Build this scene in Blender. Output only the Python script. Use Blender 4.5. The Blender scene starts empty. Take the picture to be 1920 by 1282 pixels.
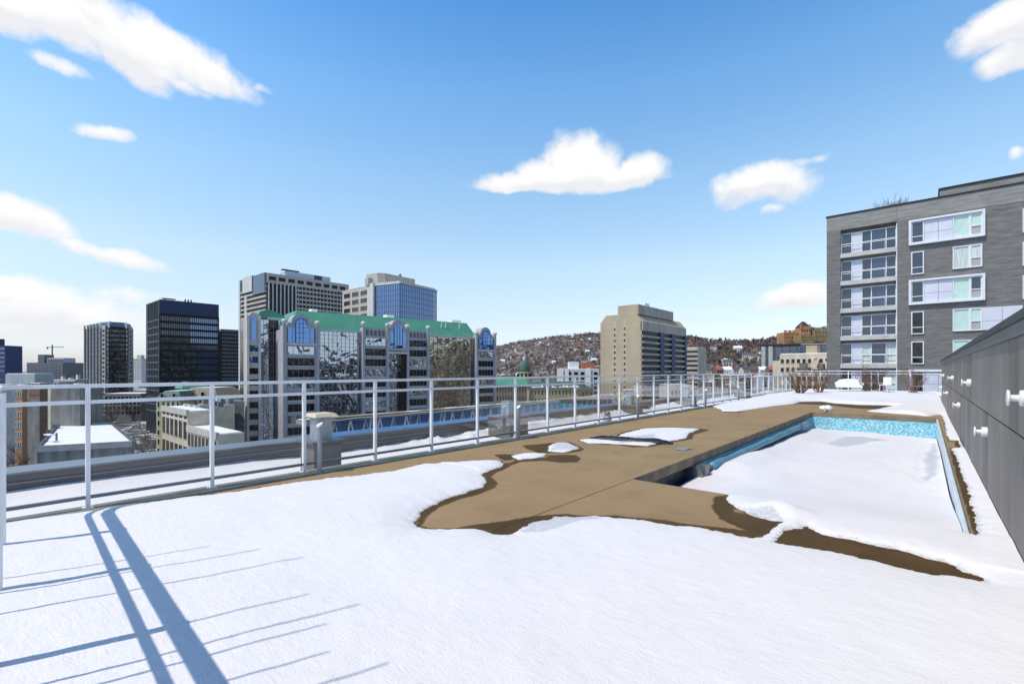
import bpy, bmesh, math, random
import numpy as np
from mathutils import Vector
random.seed(7); rng = np.random.default_rng(7)
R = math.radians
scene = bpy.context.scene
COL = scene.collection

# ------------------------------------------------------------------ camera, sky, sun, exposure
F_PX, HOR, TH, CAM_H = 890.0, 694.0, R(41.0), 1.5
cam_d = bpy.data.cameras.new('camera'); cam = bpy.data.objects.new('camera', cam_d); COL.objects.link(cam)
cam.location = (0, 0, CAM_H); cam.rotation_euler = (R(90), 0, TH)
cam_d.sensor_width = 36; cam_d.lens = 36 * F_PX / 1920
cam_d.shift_y = (HOR - 641) / 1920
cam_d.clip_start = 0.05; cam_d.clip_end = 20000
scene.camera = cam
SUN_EL, SUN_AZ = 58.0, 18.0            # light travels towards +Y, 18 degrees to the right of it
scene.view_settings.view_transform = 'Standard'; scene.view_settings.look = 'None'
scene.view_settings.gamma = 1; scene.view_settings.exposure = 0.0
world = bpy.data.worlds.new('World'); scene.world = world; world.use_nodes = True
sl = bpy.data.lights.new('sun', 'SUN'); sl.energy = 3.5; sl.angle = R(0.53); sl.color = (1, .925, .81)
sun = bpy.data.objects.new('sun', sl); COL.objects.link(sun)
sd_ = Vector((math.sin(R(SUN_AZ)) * math.cos(R(SUN_EL)), math.cos(R(SUN_AZ)) * math.cos(R(SUN_EL)), -math.sin(R(SUN_EL))))
sun.rotation_euler = sd_.to_track_quat('-Z', 'Y').to_euler(); sun.location = (-20, -40, 80)

cT, sT = math.cos(TH), math.sin(TH)
def cam2w(X, Z): return (X * cT - Z * sT, X * sT + Z * cT)
def depth(x, y): return -x * sT + y * cT
def P(px, Z): return cam2w((px - 960) / F_PX * Z, Z)                # a point at depth Z in the column px
def zz(py, Z): return CAM_H + (HOR - py) / F_PX * Z
def G(px, py, z=0.0):
    Z = (CAM_H - z) * F_PX / (py - HOR); return P(px, Z)
def hit(a, d, px):                                                  # metres along d from a to the column px
    k = (px - 960) / F_PX
    X0, Z0 = a[0] * cT + a[1] * sT, depth(*a); dX, dZ = d[0] * cT + d[1] * sT, depth(*d)
    return (k * Z0 - X0) / (dX - k * dZ)

def build_world():
    nt = world.node_tree; N = nt.nodes; L = nt.links; N.clear()
    out = N.new('ShaderNodeOutputWorld')
    sky = N.new('ShaderNodeTexSky'); sky.sky_type = 'NISHITA'; sky.sun_disc = False
    sky.sun_elevation = R(SUN_EL); sky.sun_rotation = R(180 + SUN_AZ)
    sky.altitude = 100; sky.air_density = 1.25; sky.dust_density = 0.6; sky.ozone_density = 2.2
    bg = N.new('ShaderNodeBackground'); bg.inputs[1].default_value = SKY_STRENGTH
    tc = N.new('ShaderNodeTexCoord')
    sp = N.new('ShaderNodeSeparateXYZ'); L.new(tc.outputs['Generated'], sp.inputs[0])
    tr = N.new('ShaderNodeValToRGB'); L.new(sp.outputs[2], tr.inputs[0]); el = tr.color_ramp.elements     # sky tint by height: pale low, blue higher, darkened overhead to deepen snow shadows
    stops = [(0.0, (.50, .57, .86)), (.1, (.66, .62, .69)), (.21, (.82, .77, .72)), (.36, (.75, .84, .82)), (.5, (.56, .80, .90)), (.62, (.33, .65, .86)), (.72, (.13, .23, .36)), (1.0, (.07, .11, .17))]
    el[0].position, el[0].color = stops[0][0], stops[0][1] + (1,); el[1].position, el[1].color = stops[-1][0], stops[-1][1] + (1,)
    for p_, c_ in stops[1:-1]: e_ = el.new(p_); e_.color = c_ + (1,)
    t1 = N.new('ShaderNodeVectorMath'); t1.operation = 'MULTIPLY'; L.new(sky.outputs[0], t1.inputs[0]); L.new(tr.outputs[0], t1.inputs[1])
    t2 = N.new('ShaderNodeVectorMath'); t2.operation = 'SCALE'; t2.inputs['Scale'].default_value = 2.0; L.new(t1.outputs[0], t2.inputs[0]); L.new(t2.outputs[0], bg.inputs[0])
    def math_(op, a, b=None, clamp=False):
        n = N.new('ShaderNodeMath'); n.operation = op; n.use_clamp = clamp
        for i, v in enumerate((a, b)):
            if v is None: continue
            if isinstance(v, (int, float)): n.inputs[i].default_value = v
            else: L.new(v, n.inputs[i])
        return n.outputs[0]
    def noise(scale, detail, rough, vec):
        n = N.new('ShaderNodeTexNoise'); n.inputs['Scale'].default_value = scale; n.inputs['Detail'].default_value = detail
        n.inputs['Roughness'].default_value = rough; L.new(vec, n.inputs['Vector']); return n
    wn = noise(7, 5, .55, tc.outputs['Generated'])
    sub = N.new('ShaderNodeVectorMath'); sub.operation = 'SUBTRACT'; L.new(wn.outputs['Color'], sub.inputs[0]); sub.inputs[1].default_value = (.5, .5, .5)
    sc = N.new('ShaderNodeVectorMath'); sc.operation = 'SCALE'; L.new(sub.outputs[0], sc.inputs[0]); sc.inputs['Scale'].default_value = .055
    add = N.new('ShaderNodeVectorMath'); add.operation = 'ADD'; L.new(tc.outputs['Generated'], add.inputs[0]); L.new(sc.outputs[0], add.inputs[1])
    D = add.outputs[0]
    fine = noise(26, 6, .6, tc.outputs['Generated']).outputs['Fac']
    right = Vector((cT, sT, 0)); fwd = Vector((-sT, cT, 0)); up = Vector((0, 0, 1))
    total = None; vacc = None
    # centre column, row, half width, half height, tilt, opacity, flatness of the base (a direction on the sky each)
    clouds = [(60, 30, 150, 50, 14, 1, 1.2), (200, 62, 175, 62, 12, 1, 1.3), (330, 100, 150, 50, 12, .95, 1.3), (260, 120, 70, 55, 10, 1, 1.3), (350, 155, 45, 16, 8, .6, 1),
              (-40, 5, 150, 50, 0, 1, 1), (115, 133, 62, 14, 10, .5, 1), (490, 157, 22, 8, 0, .35, 1), (195, 250, 52, 18, -8, .75, 1.3),
              (985, 345, 118, 27, 0, 1, 1.8), (1085, 312, 88, 60, 0, 1, 1.5), (1130, 335, 125, 40, 0, 1, 1.8), (1192, 322, 66, 38, 0, 1, 1.4), (1040, 330, 90, 40, 0, 1, 1.6),
              (1425, 345, 88, 46, 0, .95, 1.1), (1400, 360, 70, 35, 0, .7, 1), (1480, 352, 50, 40, 0, .6, 1), (1508, 293, 34, 12, 0, .4, 1), (1445, 402, 26, 10, 0, .45, 1),
              (1885, 55, 85, 55, -15, 1, 1.1), (1900, 110, 62, 36, -10, .95, 1), (1960, 40, 90, 70, 0, 1, 1), (1905, 280, 15, 16, 0, .6, 1),
              (20, 415, 105, 52, 5, 1, 1.5), (215, 480, 100, 22, 6, .75, 1.3), (20, 560, 140, 52, 5, .9, 1.1), (140, 590, 160, 50, 8, .6, 1), (60, 610, 200, 40, 0, .7, 1),
              (1490, 563, 68, 34, 0, .95, 1.5), (260, 560, 80, 24, 0, .35, 1)]
    for px, py, hw, hh, tilt, op, flat in clouds:
        c = (fwd + right * ((px - 960) / F_PX) + up * ((HOR - py) / F_PX)); ln = c.length; c = c / ln
        h = Vector((0, 0, 1)).cross(c).normalized() * -1; v = h.cross(c).normalized()
        if v.z < 0: v = -v
        t = R(-tilt); a = h * math.cos(t) + v * math.sin(t); b = v * math.cos(t) - h * math.sin(t)
        k = 1.0 / (F_PX * ln) * 1.04
        da = N.new('ShaderNodeVectorMath'); da.operation = 'DOT_PRODUCT'; L.new(D, da.inputs[0]); da.inputs[1].default_value = a / (hw * k)
        db = N.new('ShaderNodeVectorMath'); db.operation = 'DOT_PRODUCT'; L.new(D, db.inputs[0]); db.inputs[1].default_value = b / (hh * k)
        vneg = math_('MULTIPLY', db.outputs['Value'], -flat)
        vv = math_('MAXIMUM', db.outputs['Value'], vneg)
        r2 = math_('ADD', math_('MULTIPLY', da.outputs['Value'], da.outputs['Value']), math_('MULTIPLY', vv, vv))
        m = math_('SUBTRACT', 1.0, r2)
        m = math_('MULTIPLY', m, op) if op < 1 else m
        # shade: the underside turns a little grey
        w = math_('MULTIPLY', math_('MAXIMUM', m, 0.0), db.outputs['Value'])
        total = m if total is None else math_('MAXIMUM', total, m)
        vacc = w if vacc is None else math_('ADD', vacc, w)
    dens = math_('ADD', total, math_('MULTIPLY', math_('SUBTRACT', fine, .5), 1.0))
    mr = N.new('ShaderNodeMapRange'); mr.interpolation_type = 'SMOOTHSTEP'; L.new(dens, mr.inputs['Value'])
    mr.inputs['From Min'].default_value = .0; mr.inputs['From Max'].default_value = .72
    cr = N.new('ShaderNodeMapRange'); L.new(math_('ADD', vacc, math_('MULTIPLY', math_('SUBTRACT', fine, .5), .6)), cr.inputs['Value'])
    cr.inputs['From Min'].default_value = -.28; cr.inputs['From Max'].default_value = .12
    mix = N.new('ShaderNodeMixRGB'); L.new(cr.outputs[0], mix.inputs[0]); mix.inputs[1].default_value = (.86, .87, .91, 1); mix.inputs[2].default_value = (1, 1, 1, 1)
    cb = N.new('ShaderNodeBackground'); L.new(mix.outputs[0], cb.inputs[0]); cb.inputs[1].default_value = 1.0
    ms = N.new('ShaderNodeMixShader'); L.new(mr.outputs[0], ms.inputs[0]); L.new(bg.outputs[0], ms.inputs[1]); L.new(cb.outputs[0], ms.inputs[2])
    L.new(ms.outputs[0], out.inputs[0])
SKY_STRENGTH = 0.13
build_world()

# ------------------------------------------------------------------ helpers
class MB:
    def __init__(s): s.v = []; s.f = []; s.m = []
    def quad(s, a, b, c, d, m=0):
        n = len(s.v); s.v += [a, b, c, d]; s.f.append((n, n + 1, n + 2, n + 3)); s.m.append(m)
    def poly(s, pts, m=0):
        n = len(s.v); s.v += list(pts); s.f.append(tuple(range(n, n + len(pts)))); s.m.append(m)
    def hexa(s, p, m=0):                                            # p: four bottom, four top
        n = len(s.v); s.v += p
        for f in ((3, 2, 1, 0), (4, 5, 6, 7), (0, 1, 5, 4), (1, 2, 6, 5), (2, 3, 7, 6), (3, 0, 4, 7)):
            s.f.append(tuple(n + i for i in f)); s.m.append(m)
    def box(s, x0, x1, y0, y1, z0, z1, m=0):
        s.hexa([(x0, y0, z0), (x1, y0, z0), (x1, y1, z0), (x0, y1, z0), (x0, y0, z1), (x1, y0, z1), (x1, y1, z1), (x0, y1, z1)], m)
    def wall(s, a, b, s0, s1, z0, z1, o0, o1, m=0):                 # a box on the wall a-b, o = metres out of it (to the right of a-b)
        dx, dy = b[0] - a[0], b[1] - a[1]; l = math.hypot(dx, dy); dx /= l; dy /= l; nx, ny = dy, -dx
        q = lambda t, o: (a[0] + dx * t + nx * o, a[1] + dy * t + ny * o)
        c = [q(s0, o1), q(s1, o1), q(s1, o0), q(s0, o0)]
        s.hexa([(x, y, z0) for x, y in c] + [(x, y, z1) for x, y in c], m)
    def prism(s, pts, z0, z1, m=0, mt=None, top=None):
        n = len(s.v); k = len(pts); t = top or pts
        s.v += [(x, y, z0) for x, y in pts] + [(x, y, z1) for x, y in t]
        s.f.append(tuple(range(n, n + k))[::-1]); s.m.append(m)
        s.f.append(tuple(range(n + k, n + 2 * k))); s.m.append(m if mt is None else mt)
        for i in range(k):
            j = (i + 1) % k; s.f.append((n + i, n + j, n + k + j, n + k + i)); s.m.append(m)
    def vprism(s, a, b, prof, o0, o1, m=0):                         # profile (along wall, z) pushed through the wall
        dx, dy = b[0] - a[0], b[1] - a[1]; l = math.hypot(dx, dy); dx /= l; dy /= l; nx, ny = dy, -dx
        q = lambda t, z, o: (a[0] + dx * t + nx * o, a[1] + dy * t + ny * o, z)
        n = len(s.v); k = len(prof)
        s.v += [q(t, z, o1) for t, z in prof] + [q(t, z, o0) for t, z in prof]
        s.f.append(tuple(range(n, n + k))); s.m.append(m); s.f.append(tuple(range(n + k, n + 2 * k))[::-1]); s.m.append(m)
        for i in range(k):
            j = (i + 1) % k; s.f.append((n + i, n + k + i, n + k + j, n + j)); s.m.append(m)
    def tube(s, pts, r, n=8, m=0, cap=True):
        pts = [Vector(p) for p in pts]; k = len(pts); rs = r if isinstance(r, (list, tuple)) else [r] * k
        base = len(s.v); prev = None
        for i, p in enumerate(pts):
            d = (pts[min(i + 1, k - 1)] - pts[max(i - 1, 0)]).normalized()
            if prev is None: a = d.orthogonal().normalized()
            else: a = (prev - d * prev.dot(d)).normalized()
            prev = a; b = d.cross(a)
            for j in range(n):
                t = 2 * math.pi * j / n; s.v.append(tuple(p + (a * math.cos(t) + b * math.sin(t)) * rs[i]))
        for i in range(k - 1):
            for j in range(n):
                j2 = (j + 1) % n; s.f.append((base + i * n + j, base + i * n + j2, base + (i + 1) * n + j2, base + (i + 1) * n + j)); s.m.append(m)
        if cap:
            s.f.append(tuple(base + j for j in range(n))[::-1]); s.m.append(m)
            s.f.append(tuple(base + (k - 1) * n + j for j in range(n))); s.m.append(m)
    def lathe(s, c, prof, n=24, m=0):                               # prof (r, z)
        base = len(s.v); k = len(prof)
        for r, z in prof:
            for j in range(n):
                t = 2 * math.pi * j / n; s.v.append((c[0] + r * math.cos(t), c[1] + r * math.sin(t), c[2] + z))
        for i in range(k - 1):
            for j in range(n):
                j2 = (j + 1) % n; s.f.append((base + i * n + j, base + i * n + j2, base + (i + 1) * n + j2, base + (i + 1) * n + j)); s.m.append(m)
        s.f.append(tuple(base + j for j in range(n))[::-1]); s.m.append(m)
        s.f.append(tuple(base + (k - 1) * n + j for j in range(n))); s.m.append(m)
    def build(s, name, mats, parent=None, smooth=False, fix=True, org=None, bevel=0):
        me = bpy.data.meshes.new(name)
        o_ = org or (0, 0, 0)
        me.from_pydata([(x - o_[0], y - o_[1], z - o_[2]) for x, y, z in s.v], [], s.f)
        if not isinstance(mats, (list, tuple)): mats = [mats]
        for m in mats: me.materials.append(m)
        if len(mats) > 1: me.polygons.foreach_set('material_index', s.m)
        if fix:
            bm = bmesh.new(); bm.from_mesh(me); bmesh.ops.recalc_face_normals(bm, faces=bm.faces); bm.to_mesh(me); bm.free()
        if smooth: me.polygons.foreach_set('use_smooth', [True] * len(me.polygons))
        o = bpy.data.objects.new(name, me); COL.objects.link(o)
        if parent: o.parent = parent
        if org: o.location = org
        if bevel:
            md = o.modifiers.new('bevel', 'BEVEL'); md.width = bevel; md.segments = 2; md.limit_method = 'ANGLE'
        return o
def tag(o, label=None, cat=None, group=None, kind=None):
    if label: o['label'] = label
    if cat: o['category'] = cat
    if group: o['group'] = group
    if kind: o['kind'] = kind
    return o
def empty(name, loc, label, cat, group=None, rz=0):
    o = bpy.data.objects.new(name, None); COL.objects.link(o); o.location = loc; o.rotation_euler = (0, 0, rz); o.empty_display_size = .2
    return tag(o, label, cat, group)
def copy_tree(o, parent=None):
    c = o.copy(); COL.objects.link(c); c.parent = parent
    for ch in list(o.children): copy_tree(ch, c)
    return c

# ------------------------------------------------------------------ materials
def newmat(name):
    m = bpy.data.materials.new(name); m.use_nodes = True
    return m, m.node_tree.nodes, m.node_tree.links, m.node_tree.nodes['Principled BSDF']
def mat(name, col, rough=.7, metal=0, var=.12, scale=3.0, bump=0, bscale=30, spec=.5, detail=5, coords='Object', stretch=(1, 1, 1)):
    m, N, L, b = newmat(name)
    tc = N.new('ShaderNodeTexCoord'); mp = N.new('ShaderNodeMapping'); L.new(tc.outputs[coords], mp.inputs[0]); mp.inputs['Scale'].default_value = stretch
    n = N.new('ShaderNodeTexNoise'); n.inputs['Scale'].default_value = scale; n.inputs['Detail'].default_value = detail; L.new(mp.outputs[0], n.inputs['Vector'])
    r = N.new('ShaderNodeMapRange'); r.inputs['From Min'].default_value = .3; r.inputs['From Max'].default_value = .7; L.new(n.outputs['Fac'], r.inputs['Value'])
    mx = N.new('ShaderNodeMixRGB'); L.new(r.outputs[0], mx.inputs[0])
    mx.inputs[1].default_value = tuple(c * (1 - var) for c in col) + (1,); mx.inputs[2].default_value = tuple(min(1, c * (1 + var)) for c in col) + (1,)
    L.new(mx.outputs[0], b.inputs['Base Color'])
    b.inputs['Roughness'].default_value = rough; b.inputs['Metallic'].default_value = metal; b.inputs['Specular IOR Level'].default_value = spec
    if bump:
        n2 = N.new('ShaderNodeTexNoise'); n2.inputs['Scale'].default_value = bscale; n2.inputs['Detail'].default_value = 6; L.new(mp.outputs[0], n2.inputs['Vector'])
        bp = N.new('ShaderNodeBump'); bp.inputs['Strength'].default_value = bump; bp.inputs['Distance'].default_value = .02; L.new(n2.outputs['Fac'], bp.inputs['Height']); L.new(bp.outputs[0], b.inputs['Normal'])
    return m
def brickmat(name, c1, c2, mortar, bw, bh, msz=.012, rough=.85, bump=.4):
    m, N, L, b = newmat(name)
    tc = N.new('ShaderNodeTexCoord'); sp = N.new('ShaderNodeSeparateXYZ'); L.new(tc.outputs['Object'], sp.inputs[0])
    ad = N.new('ShaderNodeMath'); L.new(sp.outputs[0], ad.inputs[0]); L.new(sp.outputs[1], ad.inputs[1])
    cb = N.new('ShaderNodeCombineXYZ'); L.new(ad.outputs[0], cb.inputs[0]); L.new(sp.outputs[2], cb.inputs[1])
    br = N.new('ShaderNodeTexBrick'); L.new(cb.outputs[0], br.inputs['Vector'])
    br.inputs['Color1'].default_value = c1 + (1,); br.inputs['Color2'].default_value = c2 + (1,); br.inputs['Mortar'].default_value = mortar + (1,)
    br.inputs['Scale'].default_value = 1; br.inputs['Brick Width'].default_value = bw; br.inputs['Row Height'].default_value = bh; br.inputs['Mortar Size'].default_value = msz; br.inputs['Bias'].default_value = 0
    mp = N.new('ShaderNodeMapping'); mp.inputs['Scale'].default_value = (.5, 3.2, 1); L.new(cb.outputs[0], mp.inputs[0])
    n = N.new('ShaderNodeTexNoise'); n.inputs['Scale'].default_value = 1.1; n.inputs['Detail'].default_value = 9; n.inputs['Roughness'].default_value = .7; L.new(mp.outputs[0], n.inputs['Vector'])
    rp = N.new('ShaderNodeMapRange'); rp.inputs['From Min'].default_value = .32; rp.inputs['From Max'].default_value = .68; rp.inputs['To Min'].default_value = .72; rp.inputs['To Max'].default_value = 1.25; L.new(n.outputs['Fac'], rp.inputs['Value'])
    mx = N.new('ShaderNodeMixRGB'); mx.blend_type = 'MULTIPLY'; mx.inputs[0].default_value = 1; L.new(br.outputs['Color'], mx.inputs[1]); L.new(rp.outputs[0], mx.inputs[2])
    L.new(mx.outputs[0], b.inputs['Base Color']); b.inputs['Roughness'].default_value = rough
    bp = N.new('ShaderNodeBump'); bp.inputs['Strength'].default_value = bump; bp.inputs['Distance'].default_value = .02; L.new(n.outputs['Fac'], bp.inputs['Height']); L.new(bp.outputs[0], b.inputs['Normal'])
    return m
def mirrormat(name, col, warp=.12, wscale=.35, rough=.03):
    m, N, L, b = newmat(name)
    b.inputs['Base Color'].default_value = col + (1,); b.inputs['Metallic'].default_value = 1; b.inputs['Roughness'].default_value = rough
    tc = N.new('ShaderNodeTexCoord')
    n = N.new('ShaderNodeTexNoise'); n.inputs['Scale'].default_value = wscale; n.inputs['Detail'].default_value = 2; n.inputs['Distortion'].default_value = .6; L.new(tc.outputs['Object'], n.inputs['Vector'])
    bp = N.new('ShaderNodeBump'); bp.inputs['Strength'].default_value = 1; bp.inputs['Distance'].default_value = warp; L.new(n.outputs['Fac'], bp.inputs['Height']); L.new(bp.outputs[0], b.inputs['Normal'])
    return m
def glassmat(name, col=(.02, .03, .045), rough=.04, ior=1.9, warp=.015):
    m, N, L, b = newmat(name)
    tc = N.new('ShaderNodeTexCoord')
    n = N.new('ShaderNodeTexNoise'); n.inputs['Scale'].default_value = .9; n.inputs['Detail'].default_value = 2; L.new(tc.outputs['Object'], n.inputs['Vector'])
    mx = N.new('ShaderNodeMixRGB'); L.new(n.outputs['Fac'], mx.inputs[0]); mx.inputs[1].default_value = tuple(c * .4 for c in col) + (1,); mx.inputs[2].default_value = tuple(c * 1.7 for c in col) + (1,)
    L.new(mx.outputs[0], b.inputs['Base Color']); b.inputs['Roughness'].default_value = rough; b.inputs['IOR'].default_value = ior
    bp = N.new('ShaderNodeBump'); bp.inputs['Distance'].default_value = warp; L.new(n.outputs['Fac'], bp.inputs['Height']); L.new(bp.outputs[0], b.inputs['Normal'])
    return m
def cleargl(name):
    m, N, L, b = newmat(name); N.remove(b); out = N['Material Output']
    t = N.new('ShaderNodeBsdfTransparent'); t.inputs[0].default_value = (.985, .992, .99, 1); g = N.new('ShaderNodeBsdfGlossy'); g.inputs['Roughness'].default_value = .01
    fr = N.new('ShaderNodeFresnel'); fr.inputs[0].default_value = 1.35
    mr = N.new('ShaderNodeMath'); mr.operation = 'MULTIPLY'; mr.inputs[1].default_value = .45; L.new(fr.outputs[0], mr.inputs[0])
    ms = N.new('ShaderNodeMixShader'); L.new(mr.outputs[0], ms.inputs[0]); L.new(t.outputs[0], ms.inputs[1]); L.new(g.outputs[0], ms.inputs[2]); L.new(ms.outputs[0], out.inputs[0])
    return m
M = {}
M['alu'] = mat('white_aluminium', (.8, .8, .8), .35, .1, .06, 6)
M['alu_dark'] = mat('grey_aluminium', (.2, .21, .22), .4, .5, .1, 6)
M['galv'] = mat('galvanised_steel', (.42, .47, .5), .4, .55, .25, 7, .2, 12)
M['glass_clear'] = cleargl('clear_glass')
M['glass_dark'] = glassmat('dark_glass', (.02, .035, .06), .04, 1.75)
M['glass_blue'] = glassmat('blue_glass', (.02, .045, .1), .04, 1.8)
M['glass_black'] = glassmat('black_glass', (.004, .005, .008), .05, 1.55, .05)
M['mirror'] = mirrormat('mirror_glass', (.44, .5, .58), .2, .2)
M['mirror_blue'] = mirrormat('blue_mirror_glass', (.14, .26, .5), .05, .3)
M['mirror_tower'] = mirrormat('tower_mirror_glass', (.15, .21, .34), .1, .12)
M['mirror_gold'] = mirrormat('bronze_mirror_glass', (.4, .37, .31), .2, .2)
M['white'] = mat('white_paint', (.78, .78, .78), .5, 0, .05)
M['frame'] = mat('window_frame_white', (.72, .73, .76), .45, 0, .05)
M['lav'] = mat('lavender_panel', (.62, .625, .71), .4, 0, .06, 1.2)
M['blind'] = mat('green_blind', (.52, .69, .61), .35, 0, .08, 2.5, spec=.6)
M['curtain'] = mat('pale_curtain', (.55, .6, .56), .5, 0, .3, 3, stretch=(6, 6, .3), spec=.6)
M['conc'] = mat('grey_concrete', (.42, .41, .4), .85, 0, .15, .6)
M['conc_dark'] = mat('dark_concrete', (.16, .16, .165), .8, 0, .2, .5)
M['conc_warm'] = mat('warm_concrete', (.5, .45, .39), .85, 0, .12, .4)
M['conc_light'] = mat('light_concrete', (.6, .58, .56), .85, 0, .12, .5)
M['slab'] = mat('balcony_slab', (.5, .49, .46), .8, 0, .12, 1.5)
M['black'] = mat('black_metal', (.018, .018, .02), .5, .2, .2)
M['navy'] = mat('navy_panel', (.03, .05, .12), .5, 0, .15)
M['green_roof'] = mat('green_copper_roof', (.09, .30, .205), .55, .1, .1, .25, stretch=(1, 1, .2))
M['green_dark'] = mat('weathered_copper', (.06, .13, .11), .7, 0, .35, .25)
M['grey_wall'] = mat('grey_stone_facade', (.43, .41, .42), .75, 0, .1, .5)
M['snow_roof'] = mat('roof_snow', (.84, .85, .88), .8, 0, .06, .3, .3, 3)
M['roof_dark'] = mat('roof_membrane', (.09, .09, .1), .75, .0, .3, 1.2)
M['flash'] = mat('metal_flashing', (.23, .25, .28), .32, .6, .12, 1.5, .15, 4)
M['parapet'] = mat('parapet_cladding', (.13, .125, .125), .6, .1, .15, 1.5, stretch=(.3, .3, 3))
M['orange'] = mat('orange_brick', (.4, .21, .12), .85, 0, .15, 2)
M['yellow'] = mat('yellow_stone', (.6, .49, .28), .85, 0, .15, .8)
M['olive'] = mat('olive_stone', (.25, .22, .15), .85, 0, .2, .8)
M['beige'] = mat('beige_stone', (.64, .54, .41), .85, 0, .15, .5)
M['brown_brick'] = brickmat('brown_brick', (.2, .12, .08), (.26, .16, .11), (.2, .17, .15), .6, .2)
M['tan_tower'] = mat('tan_concrete', (.47, .38, .26), .9, 0, .12, .15, .2, 2, stretch=(1, 1, .4))
M['tan_dark'] = mat('weathered_tan_concrete', (.45, .39, .33), .9, 0, .2, .3, stretch=(1, 1, .3))
M['bark'] = mat('bark', (.11, .08, .06), .9, 0, .25, 4)
M['bark_pale'] = mat('pale_twig', (.17, .105, .075), .85, 0, .3, 6)
M['wood_far'] = mat('bare_wood', (.19, .14, .115), .95, 0, .3, .02)
M['evergreen'] = mat('evergreen', (.03, .045, .03), .9, 0, .3, .1)
M['red_roof'] = mat('red_tile', (.36, .12, .07), .85, 0, .2, .5)
M['plastic_white'] = mat('white_plastic', (.82, .82, .8), .4, 0, .04)
M['tarp'] = mat('black_tarp', (.012, .012, .014), .45, 0, .4, 8, .6, 20)
M['pipe_blue'] = mat('blue_cover_roll', (.11, .28, .38), .45, 0, .25, 4, .3, 15)
M['mullion'] = mat('grey_mullion', (.22, .22, .23), .5, .3, .1)
M['tyre'] = mat('tyre', (.02, .02, .02), .8)
M['grate'] = mat('drain_lid', (.35, .36, .36), .4, .6, .15)
M['stained'] = mat('stained_concrete', (.22, .215, .2), .9, 0, .35, .35, stretch=(2, 2, .35))
M['glass_painted_reflect'] = brickmat('dark_glass_painted_reflections', (.004, .005, .008), (.16, .16, .165), (.006, .006, .008), 1.5, 1.3, .12, .12, .05)  # pale cells painted into dark glass to read as broken reflections
M['window_tan'] = mat('pale_tan_strip', (.53, .44, .32), .9, 0, .1)
M['frost'] = mat('frosted_panel', (.6, .66, .62), .35, 0, .06)

# ------------------------------------------------------------------ numpy noise and distance helpers
def vnoise(x, y, seed=0):
    xi = np.floor(x).astype(int); yi = np.floor(y).astype(int); xf = x - xi; yf = y - yi
    u = xf * xf * (3 - 2 * xf); v = yf * yf * (3 - 2 * yf)
    def h(a, b):
        n = (a * 374761393 + b * 668265263 + seed * 974634777) & 0x7fffffff
        n = (n ^ (n >> 13)) * 1274126177 & 0x7fffffff
        return ((n ^ (n >> 16)) & 0xffff) / 65535.0
    return (h(xi, yi) * (1 - u) + h(xi + 1, yi) * u) * (1 - v) + (h(xi, yi + 1) * (1 - u) + h(xi + 1, yi + 1) * u) * v
def fbm(x, y, o=4, seed=0):
    a = 0; s = 1; t = 0
    for i in range(o): a = a + vnoise(x, y, seed + i) * s; t += s; x = x * 2.03 + 17.1; y = y * 2.03 + 5.7; s *= .5
    return a / t - .5
def sdist(x, y, poly):                                              # positive inside
    d = np.full(x.shape, 1e9); ins = np.zeros(x.shape, bool); n = len(poly)
    for i in range(n):
        ax, ay = poly[i]; bx, by = poly[(i + 1) % n]; ex, ey = bx - ax, by - ay
        l = ex * ex + ey * ey + 1e-12; t = np.clip(((x - ax) * ex + (y - ay) * ey) / l, 0, 1)
        d = np.minimum(d, np.hypot(x - ax - t * ex, y - ay - t * ey))
        if abs(by - ay) > 1e-9:
            c = ((ay > y) != (by > y)) & (x < ex * (y - ay) / (by - ay) + ax); ins ^= c
    return np.where(ins, d, -d)
def gpoly(pts): return [G(*p) if p[1] > 600 else p for p in pts]    # pixel rows are above 600, metres are below
def axis(lo, hi, step, extra=()):
    a = np.concatenate([np.arange(lo, hi, step), [hi], np.array(extra, float)]); a = np.unique(np.round(a, 5))
    keep = [a[0]]
    for v in a[1:]:
        if v - keep[-1] > step * .3: keep.append(v)
        elif any(abs(v - e) < 1e-6 for e in extra): keep[-1] = v
    keep[-1] = hi; return np.array(keep)
def grid(name, xs, ys, Zf, mats, keepf=None, attrs=None, parent=None, org=None):
    X, Y = np.meshgrid(xs, ys); Zv = Zf if isinstance(Zf, np.ndarray) else np.full(X.shape, Zf)
    ny, nx = X.shape; idx = np.arange(nx * ny).reshape(ny, nx)
    q = np.stack([idx[:-1, :-1], idx[:-1, 1:], idx[1:, 1:], idx[1:, :-1]], -1).reshape(-1, 4)
    if keepf is not None: q = q[keepf.reshape(-1)]
    used = np.unique(q); mp = np.full(nx * ny, -1); mp[used] = np.arange(len(used)); q = mp[q]
    co = np.stack([X, Y, Zv], -1).reshape(-1, 3)[used]
    me = bpy.data.meshes.new(name); me.vertices.add(len(co)); me.vertices.foreach_set('co', co.astype(np.float32).ravel())
    me.loops.add(q.size); me.loops.foreach_set('vertex_index', q.astype(np.int32).ravel())
    me.polygons.add(len(q)); me.polygons.foreach_set('loop_start', np.arange(0, q.size, 4, dtype=np.int32))
    me.update(calc_edges=True)
    for m in (mats if isinstance(mats, (list, tuple)) else [mats]): me.materials.append(m)
    me.polygons.foreach_set('use_smooth', [True] * len(q))
    for k, a in (attrs or {}).items():
        at = me.attributes.new(k, 'FLOAT', 'POINT'); at.data.foreach_set('value', a.reshape(-1)[used].astype(np.float32))
    o = bpy.data.objects.new(name, me); COL.objects.link(o)
    if parent: o.parent = parent
    return o

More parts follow.
